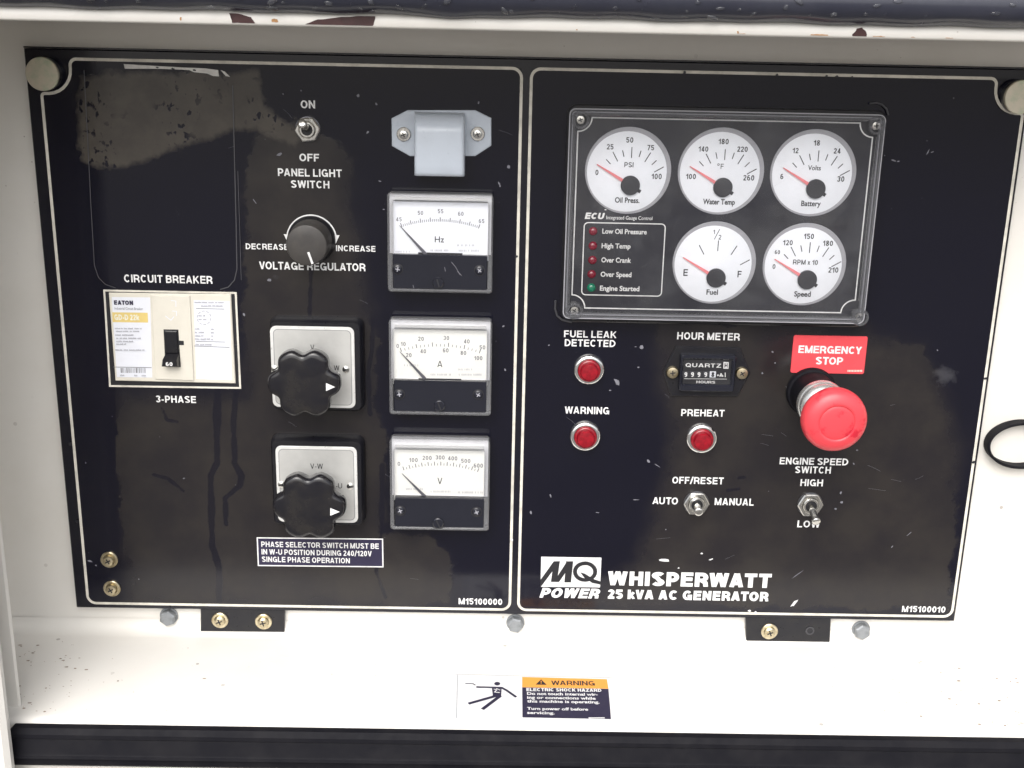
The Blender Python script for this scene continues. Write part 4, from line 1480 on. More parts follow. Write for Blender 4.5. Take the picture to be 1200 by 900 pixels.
def meter(o_tl, o_br, d_box, needle, letter, scale, label, screws, adj):
    """o_tl/o_br: outline in the photograph; d_box: dial x0, x1, y0, y1; scale: list of (text, x, y)"""
    x0, y0 = pp(o_tl[0], (o_tl[1] + o_br[1]) / 2, MH)[0], pp((o_tl[0] + o_br[0]) / 2, o_br[1], MH)[1]
    x1, y1 = pp(o_br[0], (o_tl[1] + o_br[1]) / 2, MH)[0], pp((o_tl[0] + o_br[0]) / 2, o_tl[1], MH)[1]
    cx_, cy_ = (x0 + x1) / 2, (y0 + y1) / 2
    wd, hg = x1 - x0, y1 - y0
    t_ = thing('analog_meter', label, 'panel meter', (cx_, cy_, 0), 'analog panel meters in a column')
    u_ = unit(cx_ and (o_tl[0] + o_br[0]) / 2, o_tl[1], MH)
    dc = ((d_box[0] + d_box[1]) / 2, (d_box[2] + d_box[3]) / 2)
    ydiv = pp(dc[0], d_box[3], MH)[1]
    ytop = pp(dc[0], d_box[2], MH)[1]
    xl, xr = pp(d_box[0], dc[1], MH)[0], pp(d_box[1], dc[1], MH)[0]
    DH = 0.0085
    # rear case and black lower cover
    MB().prism(rrect(cx_, cy_, wd - 0.0012, hg - 0.0012, 0.002), [(0, 0.0004), (0, 0.0035)]).build('case', 'black_plastic', t_)
    lowt = ydiv
    mb_ = MB()
    mb_.prism(rrect(cx_, (y0 + 0.0022 + lowt) / 2, xr - xl + 0.001, lowt - y0 - 0.0022, 0.0008), [(0, 0.0036), (0, MH - 0.0005), (0.0005, MH)])
    mb_.build('lower_cover', 'meter_black', t_)
    # dial sheet
    mb_ = MB()
    mb_.flat([(xl - 0.001, ydiv - 0.004), (xr + 0.001, ydiv - 0.004), (xr + 0.001, ytop + 0.0), (xl - 0.001, ytop)], DH)
    dial = mb_.build('dial', 'dial_cream' if letter != 'Hz' else 'dial_white', t_, smooth=0)
    # clear surround
    outer = rrect(cx_, cy_, wd, hg, 0.0022)
    inner = rrect((xl + xr) / 2, (y0 + 0.0022 + ytop) / 2, xr - xl + 0.0012, ytop - y0 - 0.0022, 0.0012)
    mb_ = MB()
    mb_.frame(outer, inner, 0.0036, MH + 0.0005, 0.0008)
    mb_.build('clear_surround', 'meter_rim', t_, smooth=30)
    mb_ = MB()
    mb_.flat([(xl - 0.0005, ydiv), (xr + 0.0005, ydiv), (xr + 0.0005, ytop), (xl - 0.0005, ytop)], MH)
    mb_.build('window', 'meter_pane', t_, smooth=0)
    # pale tray round the dial, seen through the clear surround
    mb_ = MB()
    mb_.frame([(x0 + 0.0012, ydiv), (x1 - 0.0012, ydiv), (x1 - 0.0012, y1 - 0.0012), (x0 + 0.0012, y1 - 0.0012)], [(xl - 0.0003, ydiv + 0.0002), (xr + 0.0003, ydiv + 0.0002), (xr + 0.0003, ytop + 0.0003), (xl - 0.0003, ytop + 0.0003)], 0.0037, DH + 0.0006)
    mb_.build('dial_tray', 'tray_grey', t_)
    mb_ = MB()
    mb_.box(xl + 0.0005, xr - 0.0005, ytop + 0.0012, ytop + 0.0026, DH + 0.0006, MH - 0.0012)
    mb_.build('inner_lip', 'dial_cream', t_)
    # printing
    def D(x, y):
        return pp(x, y, DH)
    mb_ = MB()
    c = D((letter_pos := scale['letter'])[0], letter_pos[1])
    if letter == 'Hz':
        words(mb_, 'Hz', c[0], c[1], None, 7.0 * unity(*letter_pos, DH), DH + 0.0001, 0.006)
    else:
        caps(mb_, letter, c[0], c[1], None, 7.4 * unity(*letter_pos, DH), DH + 0.0001, 0.12)
    mb_.build('lettering', 'ink_black', dial, label='unit letter ' + letter, smooth=0)
    mb_ = MB()
    for s, x, y in scale['nums']:
        c = D(x, y)
        caps(mb_, s, c[0], c[1], None, 4.8 * unity(x, y, DH), DH + 0.0001, 0.16, 0.18)
    mb_.build('scale_numbers', 'ink_grey', dial, smooth=0)
    pv = D(*scale['pivot'])
    mb_ = MB()
    e0 = D(*scale['end0'])
    e1 = D(*scale['end1'])
    A0, A1 = math.atan2(e0[1] - pv[1], e0[0] - pv[0]), math.atan2(e1[1] - pv[1], e1[0] - pv[0])
    R0 = math.hypot(e0[0] - pv[0], e0[1] - pv[1])
    n_ = scale['n']
    for i in range(n_ + 1):
        a_ = A0 + (A1 - A0) * i / n_
        big = i % scale['maj'] == 0
        l_ = 0.0028 if big else 0.0017
        rr_ = R0
        mb_.stroke([(pv[0] + rr_ * math.cos(a_), pv[1] + rr_ * math.sin(a_)), (pv[0] + (rr_ + l_) * math.cos(a_), pv[1] + (rr_ + l_) * math.sin(a_))], 0.0005 if big else 0.00034, DH + 0.0001)
    mb_.build('tick_marks', 'ink_tick', dial, smooth=0)
    mb_ = MB()
    for (xa, xb, y) in scale['fine']:
        x = xa
        while x < xb:
            mb_.stroke([D(x, y - 1.2), D(x + 0.2, y + 1.0)], 0.0003, DH + 0.0001)
            x += random.choice([1.4, 1.6, 1.8, 3.2])
    mb_.build('fine_print', 'ink_faint', dial, smooth=0, kind='stuff')
    # needle and the dark well it grows from
    NH = DH + 0.0015
    n0, n1 = pp(*needle[0], NH), pp(*needle[1], NH)
    dx_, dy_ = n1[0] - n0[0], n1[1] - n0[1]
    l_ = math.hypot(dx_, dy_)
    px_, py_ = -dy_ / l_, dx_ / l_
    mb_ = MB()
    mb_.prism([(n0[0] + px_ * .00012, n0[1] + py_ * .00012), (n0[0] - px_ * .00012, n0[1] - py_ * .00012), (n1[0] - px_ * .0011, n1[1] - py_ * .0011), (n1[0] + px_ * .0011, n1[1] + py_ * .0011)], [(0, NH - 0.0003), (0, NH)], cap0=True)
    mb_.build('needle', 'needle_grey', t_, smooth=0)
    mb_ = MB()
    a_, b_ = D(d_box[0] + 29, d_box[3] - 3.4), D(d_box[1] - 29, d_box[3] + 1.5)
    mb_.box(a_[0], b_[0], b_[1], a_[1], DH, DH + 0.0008)
    mb_.build('needle_well', 'ink_black', t_)
    # screws and zero adjuster
    for x, y in screws:
        c = pp(x, y, MH)
        uu_ = unit(x, y)
        mb_ = MB()
        mb_.lathe(c, [(6.4 * uu_, MH - 0.0004), (6.4 * uu_, MH + 0.0003), (5.4 * uu_, MH + 0.0004), (5.0 * uu_, MH - 0.0002)], 24, cap1=False)
        rim_ = mb_.build('screw_well', 'ink_black', t_)
        mb_ = MB()
        mb_.lathe(c, [(5.0 * uu_, MH + 0.0001), (4.6 * uu_, MH + 0.0003), (2 * uu_, MH + 0.0006)], 20)
        s_ = mb_.build('screw', 'meter_black', t_)
        mb_ = MB()
        cross_slot(mb_, c, 2.6 * uu_, MH + 0.0008, random.uniform(0, 1.5))
        mb_.build('slot', 'ink_faint', s_)
    if letter == 'Hz':
        mb_ = MB()
        for q in ([(529, 307), (534, 313), (539, 322)], [(521, 313), (522, 318)], [(536, 318), (541, 323)], [(484, 334), (485, 338)]):
            mb_.stroke([pp(x, y, MH + 0.0001) for x, y in q], 0.0003, MH + 0.0001)
        mb_.build('scratches', 'scuff', t_, smooth=0, kind='stuff')
    c = pp(*adj, MH)
    uu_ = unit(*adj)
    mb_ = MB()
    mb_.lathe(c, [(6.6 * uu_, MH), (6.4 * uu_, MH + 0.0014), (5.4 * uu_, MH + 0.0019), (2 * uu_, MH + 0.0020)], 24)
    z_ = mb_.build('zero_adjuster', 'meter_black', t_)
    mb_ = MB()
    a_ = random.uniform(1.8, 2.4)
    mb_.stroke([(c[0] - 4.8 * uu_ * math.cos(a_), c[1] - 4.8 * uu_ * math.sin(a_)), (c[0] + 4.8 * uu_ * math.cos(a_), c[1] + 4.8 * uu_ * math.sin(a_))], 1.7 * uu_, MH + 0.0021)
    mb_.build('slot', 'ink_black', z_)
    return t_


meter((454, 227), (577.5, 343), (461, 571, 237, 299), ((468, 264), (499, 298)), 'Hz',
      dict(letter=(515, 280.5), nums=[('45', 467.5, 257), ('50', 492.7, 249.5), ('55', 516.3, 247.5), ('60', 540, 250.5), ('65', 564.3, 259)], pivot=(515.5, 397), end0=(471, 266), end1=(561, 266.8), n=40, maj=5,
           fine=[(505, 528, 293.5), (538, 562, 293.8), (464, 480, 295), (536, 556, 287.5)]),
      'frequency meter with Hz on its dial, topmost of the three needle meters', [(466, 315.5), (562, 317)], (513.5, 331))
meter((456, 375.5), (576, 486.5), (461.5, 569.5, 387, 446.5), ((468.5, 412), (498, 444)), 'A',
      dict(letter=(515.5, 426.5), nums=[('0', 466, 405.5), ('10', 472.5, 403), ('20', 493.3, 397), ('30', 523, 396), ('40', 547, 400), ('50', 565.3, 407), ('20', 479, 416), ('40', 496, 411.5), ('60', 522.3, 410.5), ('80', 543, 413.5), ('100', 560.5, 419.5)],
           pivot=(515.5, 544), end0=(470.5, 412), end1=(562, 412.8), n=20, maj=4, fine=[(505, 528, 439), (537, 553, 433), (538, 565, 439), (474, 490, 428)]),
      'ammeter with A on its dial, between the frequency meter and the voltmeter', [(468, 462), (560.5, 462.5)], (515, 475))
meter((457, 515.5), (573.5, 621.5), (462.5, 566.5, 528, 583.5), ((471, 555), (498, 582)), 'V',
      dict(letter=(515.5, 563.5), nums=[('0', 467.5, 543.5), ('100', 484.5, 539), ('200', 500.5, 536.5), ('300', 515.7, 536), ('400', 530.5, 537), ('500', 545.8, 540), ('600', 560.5, 545.5)],
           pivot=(515.5, 670), end0=(473.5, 551), end1=(560, 551.6), n=24, maj=2, fine=[(505, 528, 576), (537, 566, 577), (476, 496, 573)]),
      'voltmeter with V on its dial, lowest of the three needle meters', [(469, 598.5), (558.5, 600)], (513.5, 612.5))

# ------------------------------------------------------------------ rotary selectors


def selector(base, plate, kcen, prints, screws, tri, label, twist):
    """base/plate: four photograph corners; kcen: knob face centre"""
    BH = 0.0105
    KH = 0.036
    Pb = [pp(x, y, BH) for x, y in base]
    Pp = [pp(x, y, BH + 0.0008) for x, y in plate]

    def rect(P):
        return ((P[0][0] + P[1][0] + P[2][0] + P[3][0]) / 4, (P[0][1] + P[1][1] + P[2][1] + P[3][1]) / 4, (P[1][0] - P[0][0] + P[2][0] - P[3][0]) / 2, (P[0][1] - P[3][1] + P[1][1] - P[2][1]) / 2)
    bx, by, bw, bhh = rect(Pb)
    qx, qy, qw, qh = rect(Pp)
    t_ = thing('rotary_selector', label, 'rotary switch', (bx, by, 0), 'lobed rotary switches on the panel')
    MB().prism(rrect(bx, by, bw, bhh, 0.005), [(-0.0004, 0.0005), (-0.0004, 0.004), (0.0006, BH - 0.0015), (0.0018, BH)]).build('base', 'black_plastic', t_, smooth=35)
    mb_ = MB()
    mb_.prism(rrect(qx, qy, qw, qh, 0.004), [(0, BH - 0.0004), (0, BH + 0.0005), (0.0003, BH + 0.0008)])
    pl_ = mb_.build('plate', 'plate_rim', t_)
    mb_ = MB()
    mb_.flat(rrect(qx, qy, qw - 0.0040, qh - 0.0040, 0.003), BH + 0.0009)
    mb_.build('brushed_field', 'silver_plate', pl_, smooth=0)
    mb_ = MB()
    mb_.stroke(rrect(qx, qy, qw - 0.0046, qh - 0.0046, 0.003), 0.0003, BH + 0.00095, closed=True)
    mb_.build('edge_line', 'ink_grey', pl_, smooth=0)
    for s, x, y, hp in prints:
        mb_ = MB()
        c = pp(x, y, BH + 0.001)
        caps(mb_, s, c[0], c[1], None, hp * unity(x, y, BH), BH + 0.001, 0.13, 0.1)
        mb_.build('lettering', 'ink_black', pl_, label='black lettering reading ' + s, smooth=0)
    for x, y in screws:
        c = pp(x, y, BH)
        uu_ = unit(x, y, BH)
        mb_ = MB()
        mb_.lathe(c, [(4.2 * uu_, BH + 0.0008), (4.0 * uu_, BH + 0.0016), (2.4 * uu_, BH + 0.0021), (0.8 * uu_, BH + 0.0022)], 20)
        s_ = mb_.build('screw', 'nickel', t_)
        mb_ = MB()
        mb_.stroke([(c[0] - 3 * uu_, c[1] - 0.6 * uu_), (c[0] + 3 * uu_, c[1] + 0.6 * uu_)], 1.3 * uu_, BH + 0.0023)
        mb_.build('slot', 'ink_black', s_)
    # lobed knob
    c = pp(*kcen, KH)
    uu_ = unit(*kcen, KH)
    n_ = 96

    def lob(k_, zoff=0.0):
        out_ = []
        for i in range(n_):
            th = 2 * math.pi * i / n_
            q_ = (0.5 - 0.5 * math.cos(6 * (th - twist))) ** 2.1
            r_2 = (42.8 - 7.8 * q_) * uu_ * k_
            out_.append((c[0] + r_2 * math.cos(th), c[1] + r_2 * math.sin(th)))
        return out_
    mb_ = MB()
    lev = [(0.88, 0.0255), (0.985, 0.0262), (1.005, 0.0275), (1.0, KH - 0.0030), (0.985, KH - 0.0018), (0.955, KH - 0.0007), (0.90, KH - 0.0001), (0.80, KH + 0.0002), (0.5, KH + 0.0005), (0.2, KH + 0.0006)]
    mb_.rings([[(x, y, z) for x, y in lob(k_)] for k_, z in lev], cap0=True)
    kb = mb_.build('knob', 'knob_plastic', t_, smooth=50)
    mb_ = MB()
    mb_.lathe(c, [(16 * uu_, BH + 0.0009), (18 * uu_, 0.0265)], 32, cap1=False)
    mb_.build('knob_neck', 'black_plastic', t_)
    mb_ = MB()
    zt = KH + 0.0007
    mb_.flat([pp(tri[0], tri[1], zt), pp(tri[0], tri[3], zt), pp(tri[2], (tri[1] + tri[3]) / 2, zt)], zt)
    mb_.build('pointer_triangle', 'ink_white', kb, smooth=0)


selector([(315.5, 374), (424, 376.5), (426, 483), (318, 482)], [(316.8, 382), (415.2, 383.6), (416.2, 478.5), (319, 477)], (355.5, 451), [('V', 366, 407, 6.2), ('W', 394.5, 431.2, 6), ('U', 332, 431, 6)],
         [(405.5, 432.5), (322.5, 432)], (382, 448.8, 392.8, 458.3), 'lobed black rotary switch on silver plate marked V and W', 0.02)
selector([(317, 514), (425.7, 516), (426.5, 617), (318.5, 616)], [(323.3, 522.3), (418.7, 524.5), (418.9, 613), (325, 611.5)], (361.5, 595.5), [('V-W', 371, 546.3, 6), ('W-U', 393.5, 569.3, 6), ('U-V', 345, 568.5, 6)],
         [(410.7, 569.2), (330.2, 567)], (387, 595.3, 398.3, 604.3), 'lobed black rotary switch on silver plate marked V-W and W-U, above the boxed note', 0.0)

# ------------------------------------------------------------------ gauge cluster
GH = 0.010          # face of the cluster
CH = 0.0155         # front of the clear cover
c0 = pp(845, 250, 0)
gc = thing('gauge_cluster', 'five white round gauges and five indicator dots under one clear rectangular cover', 'gauge cluster', (c0[0], c0[1], 0))


def quad_rr(q, h, r, n=5):
    P = [pp(x, y, h) for x, y in q]
    cx_, cy_ = sum(p[0] for p in P) / 4, sum(p[1] for p in P) / 4
    return rrect(cx_, cy_, (P[1][0] - P[0][0] + P[2][0] - P[3][0]) / 2, (P[0][1] - P[3][1] + P[1][1] - P[2][1]) / 2, r, n)


OUT = [(670, 128), (1038.5, 134), (1013, 380), (657.5, 373)]
INN = [(676.8, 138), (1022.7, 143.8), (1002, 367.3), (670.6, 360)]
mb = MB()
mb.prism(quad_rr(OUT, CH, 0.004), [(0.0003, 0.0004), (0.0003, 0.0030), (0.0012, 0.0032), (0.0012, GH - 0.0008), (0.0014, GH)])
mb.build('housing', 'cluster_face', gc, smooth=25)
# translucent gasket corners
mb = MB()
base = quad_rr([(665, 123), (1036, 128), (1016, 384), (655, 376)], 0.001, 0.007)
mb.prism(base, [(0.0, 0.0004), (0.0, 0.0016), (0.0008, 0.0022)])
mb.build('gasket', 'black_plastic', gc, smooth=25)
outer = quad_rr(OUT, CH, 0.004)
inner = inset(ccw(outer), 0.0045)
mb = MB()
mb.frame(outer, inner, GH - 0.006, CH, 0.0012)
mb.build('cover_rim', 'clear_rim', gc, smooth=25)
mb = MB()
mb.frame(inset(ccw(outer), 0.0019), inset(ccw(outer), 0.0024), GH, CH - 0.003)
mb.build('cover_bead', 'gauge_rim', gc, smooth=25)
mb = MB()
mb.frame(inset(ccw(outer), -0.0001), inset(ccw(outer), 0.0005), CH - 0.004, CH - 0.0004)
mb.build('cover_edge', 'gauge_rim', gc, smooth=25)
mb = MB()
mb.flat(inset(ccw(outer), 0.0044), CH - 0.0008)
mb.build('cover_pane', 'clear_pane', gc, smooth=0)
for q in ([(1019, 121.5), (1027, 120.5), (1034, 123), (1039, 128), (1041, 135)], [(651, 352), (650.5, 362), (653, 370), (659, 375), (670, 377.5)]):
    mb = MB()
    mb.tube([(*pp(x, y, 0.002), 0.002) for x, y in q], 0.0007, 8)
    mb.build('gasket_tab', 'film_line', gc, smooth=60)
# printed line with scooped corners
P = [pp(x, y, GH) for x, y in INN]
rn = 0.0088
x0, x1 = (P[0][0] + P[3][0]) / 2, (P[1][0] + P[2][0]) / 2
y0, y1 = (P[2][1] + P[3][1]) / 2, (P[0][1] + P[1][1]) / 2
pts = []
for cx_, cy_, a0, a1 in ((x1, y0, 180, 90), (x1, y1, 270, 180), (x0, y1, 360, 270), (x0, y0, 90, 0)):
    pts += [(cx_ + rn * math.cos(math.radians(a0 + (a1 - a0) * i / 7)), cy_ + rn * math.sin(math.radians(a0 + (a1 - a0) * i / 7))) for i in range(8)]
mb = MB()
mb.stroke(pts, 0.00085, GH + 0.0001, closed=True)
mb.build('face_line', 'ink_white', gc, smooth=0)
for x, y in ((680, 140), (1025.5, 147), (1006, 370.5), (672.8, 363)):
    c = pp(x, y, GH)
    uu = unit(x, y, GH)
    mb = MB()
    mb.lathe(c, [(10.5 * uu, GH), (10.5 * uu, CH - 0.0016), (9.6 * uu, CH - 0.0004), (7.0 * uu, CH - 0.0004), (6.6 * uu, GH + 0.001)], 28, cap1=False)
    pst = mb.build('corner_post', 'clear_rim', gc)
    mb = MB()
    mb.lathe(c, [(5.8 * uu, GH), (5.8 * uu, GH + 0.0022), (4.6 * uu, GH + 0.0030), (1.5 * uu, GH + 0.0032)], 20)
    sc_ = mb.build('screw', 'nickel', gc)
    mb = MB()
    cross_slot(mb, c, 2.8 * uu, GH + 0.0033, random.uniform(0, 1))
    mb.build('slot', 'ink_black', sc_)


def gauge(cx_, cy_, rpx, hub, nums, unit_txt, name_txt, majors_only, label):
    DH = GH + 0.0006
    c = pp(cx_, cy_, DH)
    u_ = unit(cx_, cy_, DH)
    r = rpx * u_
    mb_ = MB()
    n_ = 56
    rim_c = pp(cx_ + 1.5, cy_ - 1.2, DH)
    mb_.rings([[(rim_c[0] + (r + 0.0021) * math.cos(2 * math.pi * i / n_), rim_c[1] + (r + 0.0021) * math.sin(2 * math.pi * i / n_), GH + 0.0002) for i in range(n_)],
               [(rim_c[0] + (r + 0.0018) * math.cos(2 * math.pi * i / n_), rim_c[1] + (r + 0.0018) * math.sin(2 * math.pi * i / n_), GH + 0.0004) for i in range(n_)]])
    g_ = mb_.build('gauge', 'gauge_rim', gc, label=label, smooth=30)
    mb_ = MB()
    mb_.lathe(c, [(r, GH + 0.0003), (r, DH - 0.0001), (r * 0.99, DH)], n_)
    mb_.build('dial', 'dial_white', g_, smooth=30)
    hc = pp(*hub, DH)
    hu = unit(*hub, DH)
    mb_ = MB()
    for k in range(9):
        if majors_only and k % 2:
            continue
        a_ = math.radians(150 - 15 * k)
        r0, r1 = (31.5, 44) if k % 2 == 0 else (34, 41.5)
        if k == 0:
            continue
        mb_.stroke([(hc[0] + r0 * hu * math.cos(a_), hc[1] + r0 * hu * math.sin(a_) * 1.0), (hc[0] + r1 * hu * math.cos(a_), hc[1] + r1 * hu * math.sin(a_))], 0.00055, DH + 0.0001)
    mb_.build('tick_marks', 'ink_black', g_, smooth=0)
    mb_ = MB()
    for s, x, y, hp in nums:
        q_ = pp(x, y, DH)
        if s == '1/2':
            q1, q2 = pp(x - 3.2, y - 2.8, DH), pp(x + 3.6, y + 3.4, DH)
            caps(mb_, '1', q1[0], q1[1], None, 5 * hu, DH + 0.0001, 0.14)
            caps(mb_, '2', q2[0], q2[1], None, 5.4 * hu, DH + 0.0001, 0.14)
            mb_.stroke([pp(x - 3, y + 6, DH), pp(x + 3.4, y - 6, DH)], 0.0004, DH + 0.0001)
            continue
        caps(mb_, s, q_[0], q_[1], None, hp * unity(x, y, DH), DH + 0.0001, 0.165, 0.15)
    if unit_txt:
        s, x, y, wp = unit_txt
        q_ = pp(x, y, DH)
        if s == 'Volts':
            words(mb_, s, q_[0], q_[1], wp * hu, 5.6 * hu, DH + 0.0001, 0.012)
        elif s == 'F':
            caps(mb_, s, pp(x + 1.5, y, DH)[0], q_[1], None, 5.8 * hu, DH + 0.0001, 0.13)
            dq = pp(x - 3, y - 2, DH)
            mb_.stroke(ngon(dq[0], dq[1], 0.0006, 10), 0.0003, DH + 0.0001, closed=True)
        else:
            caps(mb_, s, q_[0], q_[1], wp * hu, 5.8 * hu, DH + 0.0001, 0.15, 0.15)
    s, x, y, wp = name_txt
    q_ = pp(x, y, DH)
    words(mb_, s, q_[0], q_[1], wp * hu, 6.4 * hu, DH + 0.0001, 0.022)
    mb_.build('lettering', 'ink_black', g_, smooth=0)
    # needle, hub and stop tab
    NH = DH + 0.0012
    a_ = math.radians(149.5)
    t0, t1 = 8.0, 46.5
    dx_, dy_ = math.cos(a_), math.sin(a_)
    mb_ = MB()
    b0 = (hc[0] + t0 * hu * dx_, hc[1] + t0 * hu * dy_)
    b1 = (hc[0] + t1 * hu * dx_, hc[1] + t1 * hu * dy_)
    mb_.prism([(b0[0] - dy_ * 0.0011, b0[1] + dx_ * 0.0011), (b0[0] + dy_ * 0.0011, b0[1] - dx_ * 0.0011), (b1[0] + dy_ * 0.0003, b1[1] - dx_ * 0.0003), (b1[0] - dy_ * 0.0003, b1[1] + dx_ * 0.0003)], [(0, NH - 0.0006), (0, NH)], cap0=True)
    mb_.build('needle', 'needle_red', g_, smooth=0)
    mb_ = MB()
    mb_.lathe(hc, [(11.2 * hu, DH), (11.2 * hu, NH + 0.0006), (10.4 * hu, NH + 0.0010), (4 * hu, NH + 0.0011)], 32)
    mb_.build('hub', 'hub_grey', g_, smooth=40)
    mb_ = MB()
    ta = math.radians(-31)
    mb_.stroke([(hc[0] + 9 * hu * math.cos(ta), hc[1] + 9 * hu * math.sin(ta)), (hc[0] + 14.6 * hu * math.cos(ta), hc[1] + 14.6 * hu * math.sin(ta))], 4.0 * hu, DH + 0.0003)
    mb_.build('stop_tab', 'hub_grey', g_, smooth=0)


gauge(734.6, 201.4, 46.8, (738.4, 217), [('0', 699.5, 202, 6.2), ('25', 715, 172, 6.2), ('50', 738, 164, 6.4), ('75', 762.5, 173, 6.2), ('100', 769.5, 206.7, 6.4)], ('PSI', 737, 193, 10.5), ('Oil Press.', 735, 234.5, 29), False, 'oil pressure gauge')
gauge(843.5, 202.2, 46.8, (846.8, 219.4), [('100', 809.7, 206.8, 6.2), ('140', 824.3, 174.6, 6.2), ('180', 848, 165.8, 6.4), ('220', 870, 174.8, 6.2), ('260', 877.4, 208.3, 6.4)], ('F', 844.8, 194.8, 0), ('Water Temp', 842.5, 236.4, 37.5), False, 'water temperature gauge')
gauge(951.6, 204.2, 46.8, (955.5, 221.1), [('6', 916.2, 206.8, 6.2), ('12', 932.3, 176.4, 6.2), ('18', 957.3, 167.4, 6.4), ('24', 981, 176.8, 6.2), ('30', 985.2, 209.7, 6.4)], ('Volts', 954.4, 196.6, 15), ('Battery', 950.3, 238.4, 23), False, 'battery voltage gauge')
gauge(835.6, 309.5, 45.2, (838.8, 325.4), [('1/2', 840, 274.5, 6), ('E', 803.4, 319.3, 7.8), ('F', 866.6, 321.2, 7.6)], None, ('Fuel', 834.6, 342.2, 13.5), True, 'fuel level gauge')
gauge(941.3, 311.4, 45.2, (945.5, 327.5), [('0', 907, 312.3, 5.6), ('60', 911, 295.5, 4.6), ('120', 923.3, 284.3, 6), ('150', 948, 276.9, 6.2), ('180', 970.2, 285, 6.2), ('210', 976.5, 316.3, 6.2)], ('RPM x 10', 943.8, 307.2, 29), ('Speed', 940.3, 344.4, 19.5), False, 'engine speed gauge')

mb = MB()
bx = quad_rr([(684.6, 261), (779.3, 262.3), (775.4, 347), (681.7, 345.4)], GH, 0.0026)
mb.stroke(bx, 0.0007, GH + 0.0001, closed=True)
mb.build('indicator_frame', 'ink_white', gc, smooth=0)
for k, (x, y) in enumerate([(695, 270.8), (694.7, 288), (694.2, 304.7), (693.3, 321.2), (693, 337)]):
    c = pp(x, y, GH)
    uu = unit(x, y, GH)
    mb = MB()
    mb.lathe(c, [(5.2 * uu, GH + 0.0001), (4.9 * uu, GH + 0.0010), (3.4 * uu, GH + 0.0018), (1.2 * uu, GH + 0.0021)], 22)
    mb.build('indicator_led', 'led_green' if k == 4 else 'led_red', gc, label='green indicator dot' if k == 4 else 'dark red indicator dot', smooth=60)
for s, xa, xb, y in (('Low Oil Pressure', 705.8, 758, 271.3), ('High Temp', 705, 739, 288.2), ('Over Crank', 704.7, 739.5, 304.8), ('Over Speed', 703.8, 740, 321.6), ('Engine Started', 703, 749.3, 338)):
    px_words(s, xa, xb, y, 5.9, gc, GH, 0.026)
px_caps('ECU', 686, 708, 253, 7.4, gc, GH, t=0.24, shear=0.22, gap=0.08)
px_caps('*', 708, 711, 247.5, 6, gc, GH, t=0.2)
px_words('Integrated Gauge Control', 710.5, 764.5, 255.3, 4.2, gc, GH, 0.006)

# ------------------------------------------------------------------ indicator lamps


def lamp(px_, py_, lens, label):
    c = pp(px_, py_, 0.002)
    u_ = unit(px_, py_)
    t_ = thing('indicator_lamp', label, 'indicator lamp', (c[0], c[1], 0), 'red indicator lamps in chrome bezels')
    mb_ = MB()
    mb_.lathe(c, [(18.4 * u_, 0.0004), (18.2 * u_, 0.0022), (17.0 * u_, 0.0034), (15.2 * u_, 0.0040), (13.7 * u_, 0.0040), (13.4 * u_, 0.0015)], 44, cap1=False)
    mb_.build('bezel', 'chrome', t_, smooth=50)
    LHH = 0.0062
    cl = pp(*lens, LHH)
    k_ = ((cl[0] - c[0]) * 0.2, (cl[1] - c[1]) * 0.2)
    cl = (c[0] + k_[0], c[1] + k_[1])
    mb_ = MB()
    mb_.lathe(cl, [(13.4 * u_, 0.0015), (13.4 * u_, LHH - 0.0010), (12.6 * u_, LHH - 0.0003), (11.4 * u_, LHH), (10.6 * u_, LHH), (10.2 * u_, LHH + 0.0022), (9.4 * u_, LHH + 0.0028), (5 * u_, LHH + 0.0032), (1 * u_, LHH + 0.0033)], 44)
    mb_.build('lens', 'lens_red', t_, smooth=35)


lamp(690.2, 433.2, (690.4, 436.5), 'red lamp in chrome ring below the FUEL LEAK DETECTED lettering')
lamp(685.8, 511.2, (687, 514.8), 'red lamp in chrome ring below the WARNING lettering')
lamp(822.2, 514, (823.2, 517.5), 'red lamp in chrome ring below the PREHEAT lettering')

# ------------------------------------------------------------------ hour meter
Q = lambda x, y, h: pp(760 + x / 8.571, 380 + y / 8.571, h)
c0 = Q(590, 485, 0)
hm = thing('hour_meter', 'black six-sided hour meter with small number drums and two brass screws', 'hour meter', (c0[0], c0[1], 0))
mb = MB()
fp = [Q(275, 222, 0.002), Q(925, 235, 0.002), Q(1025, 487, 0.002), Q(895, 728, 0.002), Q(225, 722, 0.002), Q(145, 478, 0.002)]
mb.prism(fp, [(0, 0.0004), (0, 0.0016), (0.0008, 0.0024)])
mb.build('flange', 'black_plastic', hm, smooth=20)
mb = MB()
outer = quad_rr([(797, 415.5), (864, 417), (861, 461), (796, 459)], 0.0075, 0.002)
inner = quad_rr([(801.5, 421.5), (858, 422.8), (856, 452), (800.5, 450.5)], 0.0075, 0.0008)
rs = [[(x, y, z) for x, y in ccw(o_)] for o_, z in ((outer, 0.0022), (inset(ccw(outer), 0.0004), 0.0066), (inset(ccw(outer), 0.0012), 0.0074), (inset(ccw(inner), -0.0012), 0.0074), (inner, 0.0060), (inner, 0.0040))]
mb.rings(rs, cap1=False)
mb.build('window_frame', 'meter_black', hm, smooth=25)
mb = MB()
mb.flat(inset(ccw(inner), -0.0003), 0.0048)
mb.build('face', 'ink_black', hm, smooth=0)
fh = 0.0049
mb = MB()
c = Q(550, 412, fh)
caps(mb, 'QUARTZ', c[0], c[1], 357 / 8.571 * unit(824, 428, fh), 4.6 * unity(824, 428, fh), fh + 0.0001, 0.17, 0.16)
c = Q(575, 580, fh)
caps(mb, 'HOURS', c[0], c[1], 190 / 8.571 * unit(824, 428, fh), 3.0 * unity(824, 428, fh), fh + 0.0001, 0.18, 0.12)
mb.build('lettering', 'ink_white', hm, smooth=0)
mb = MB()
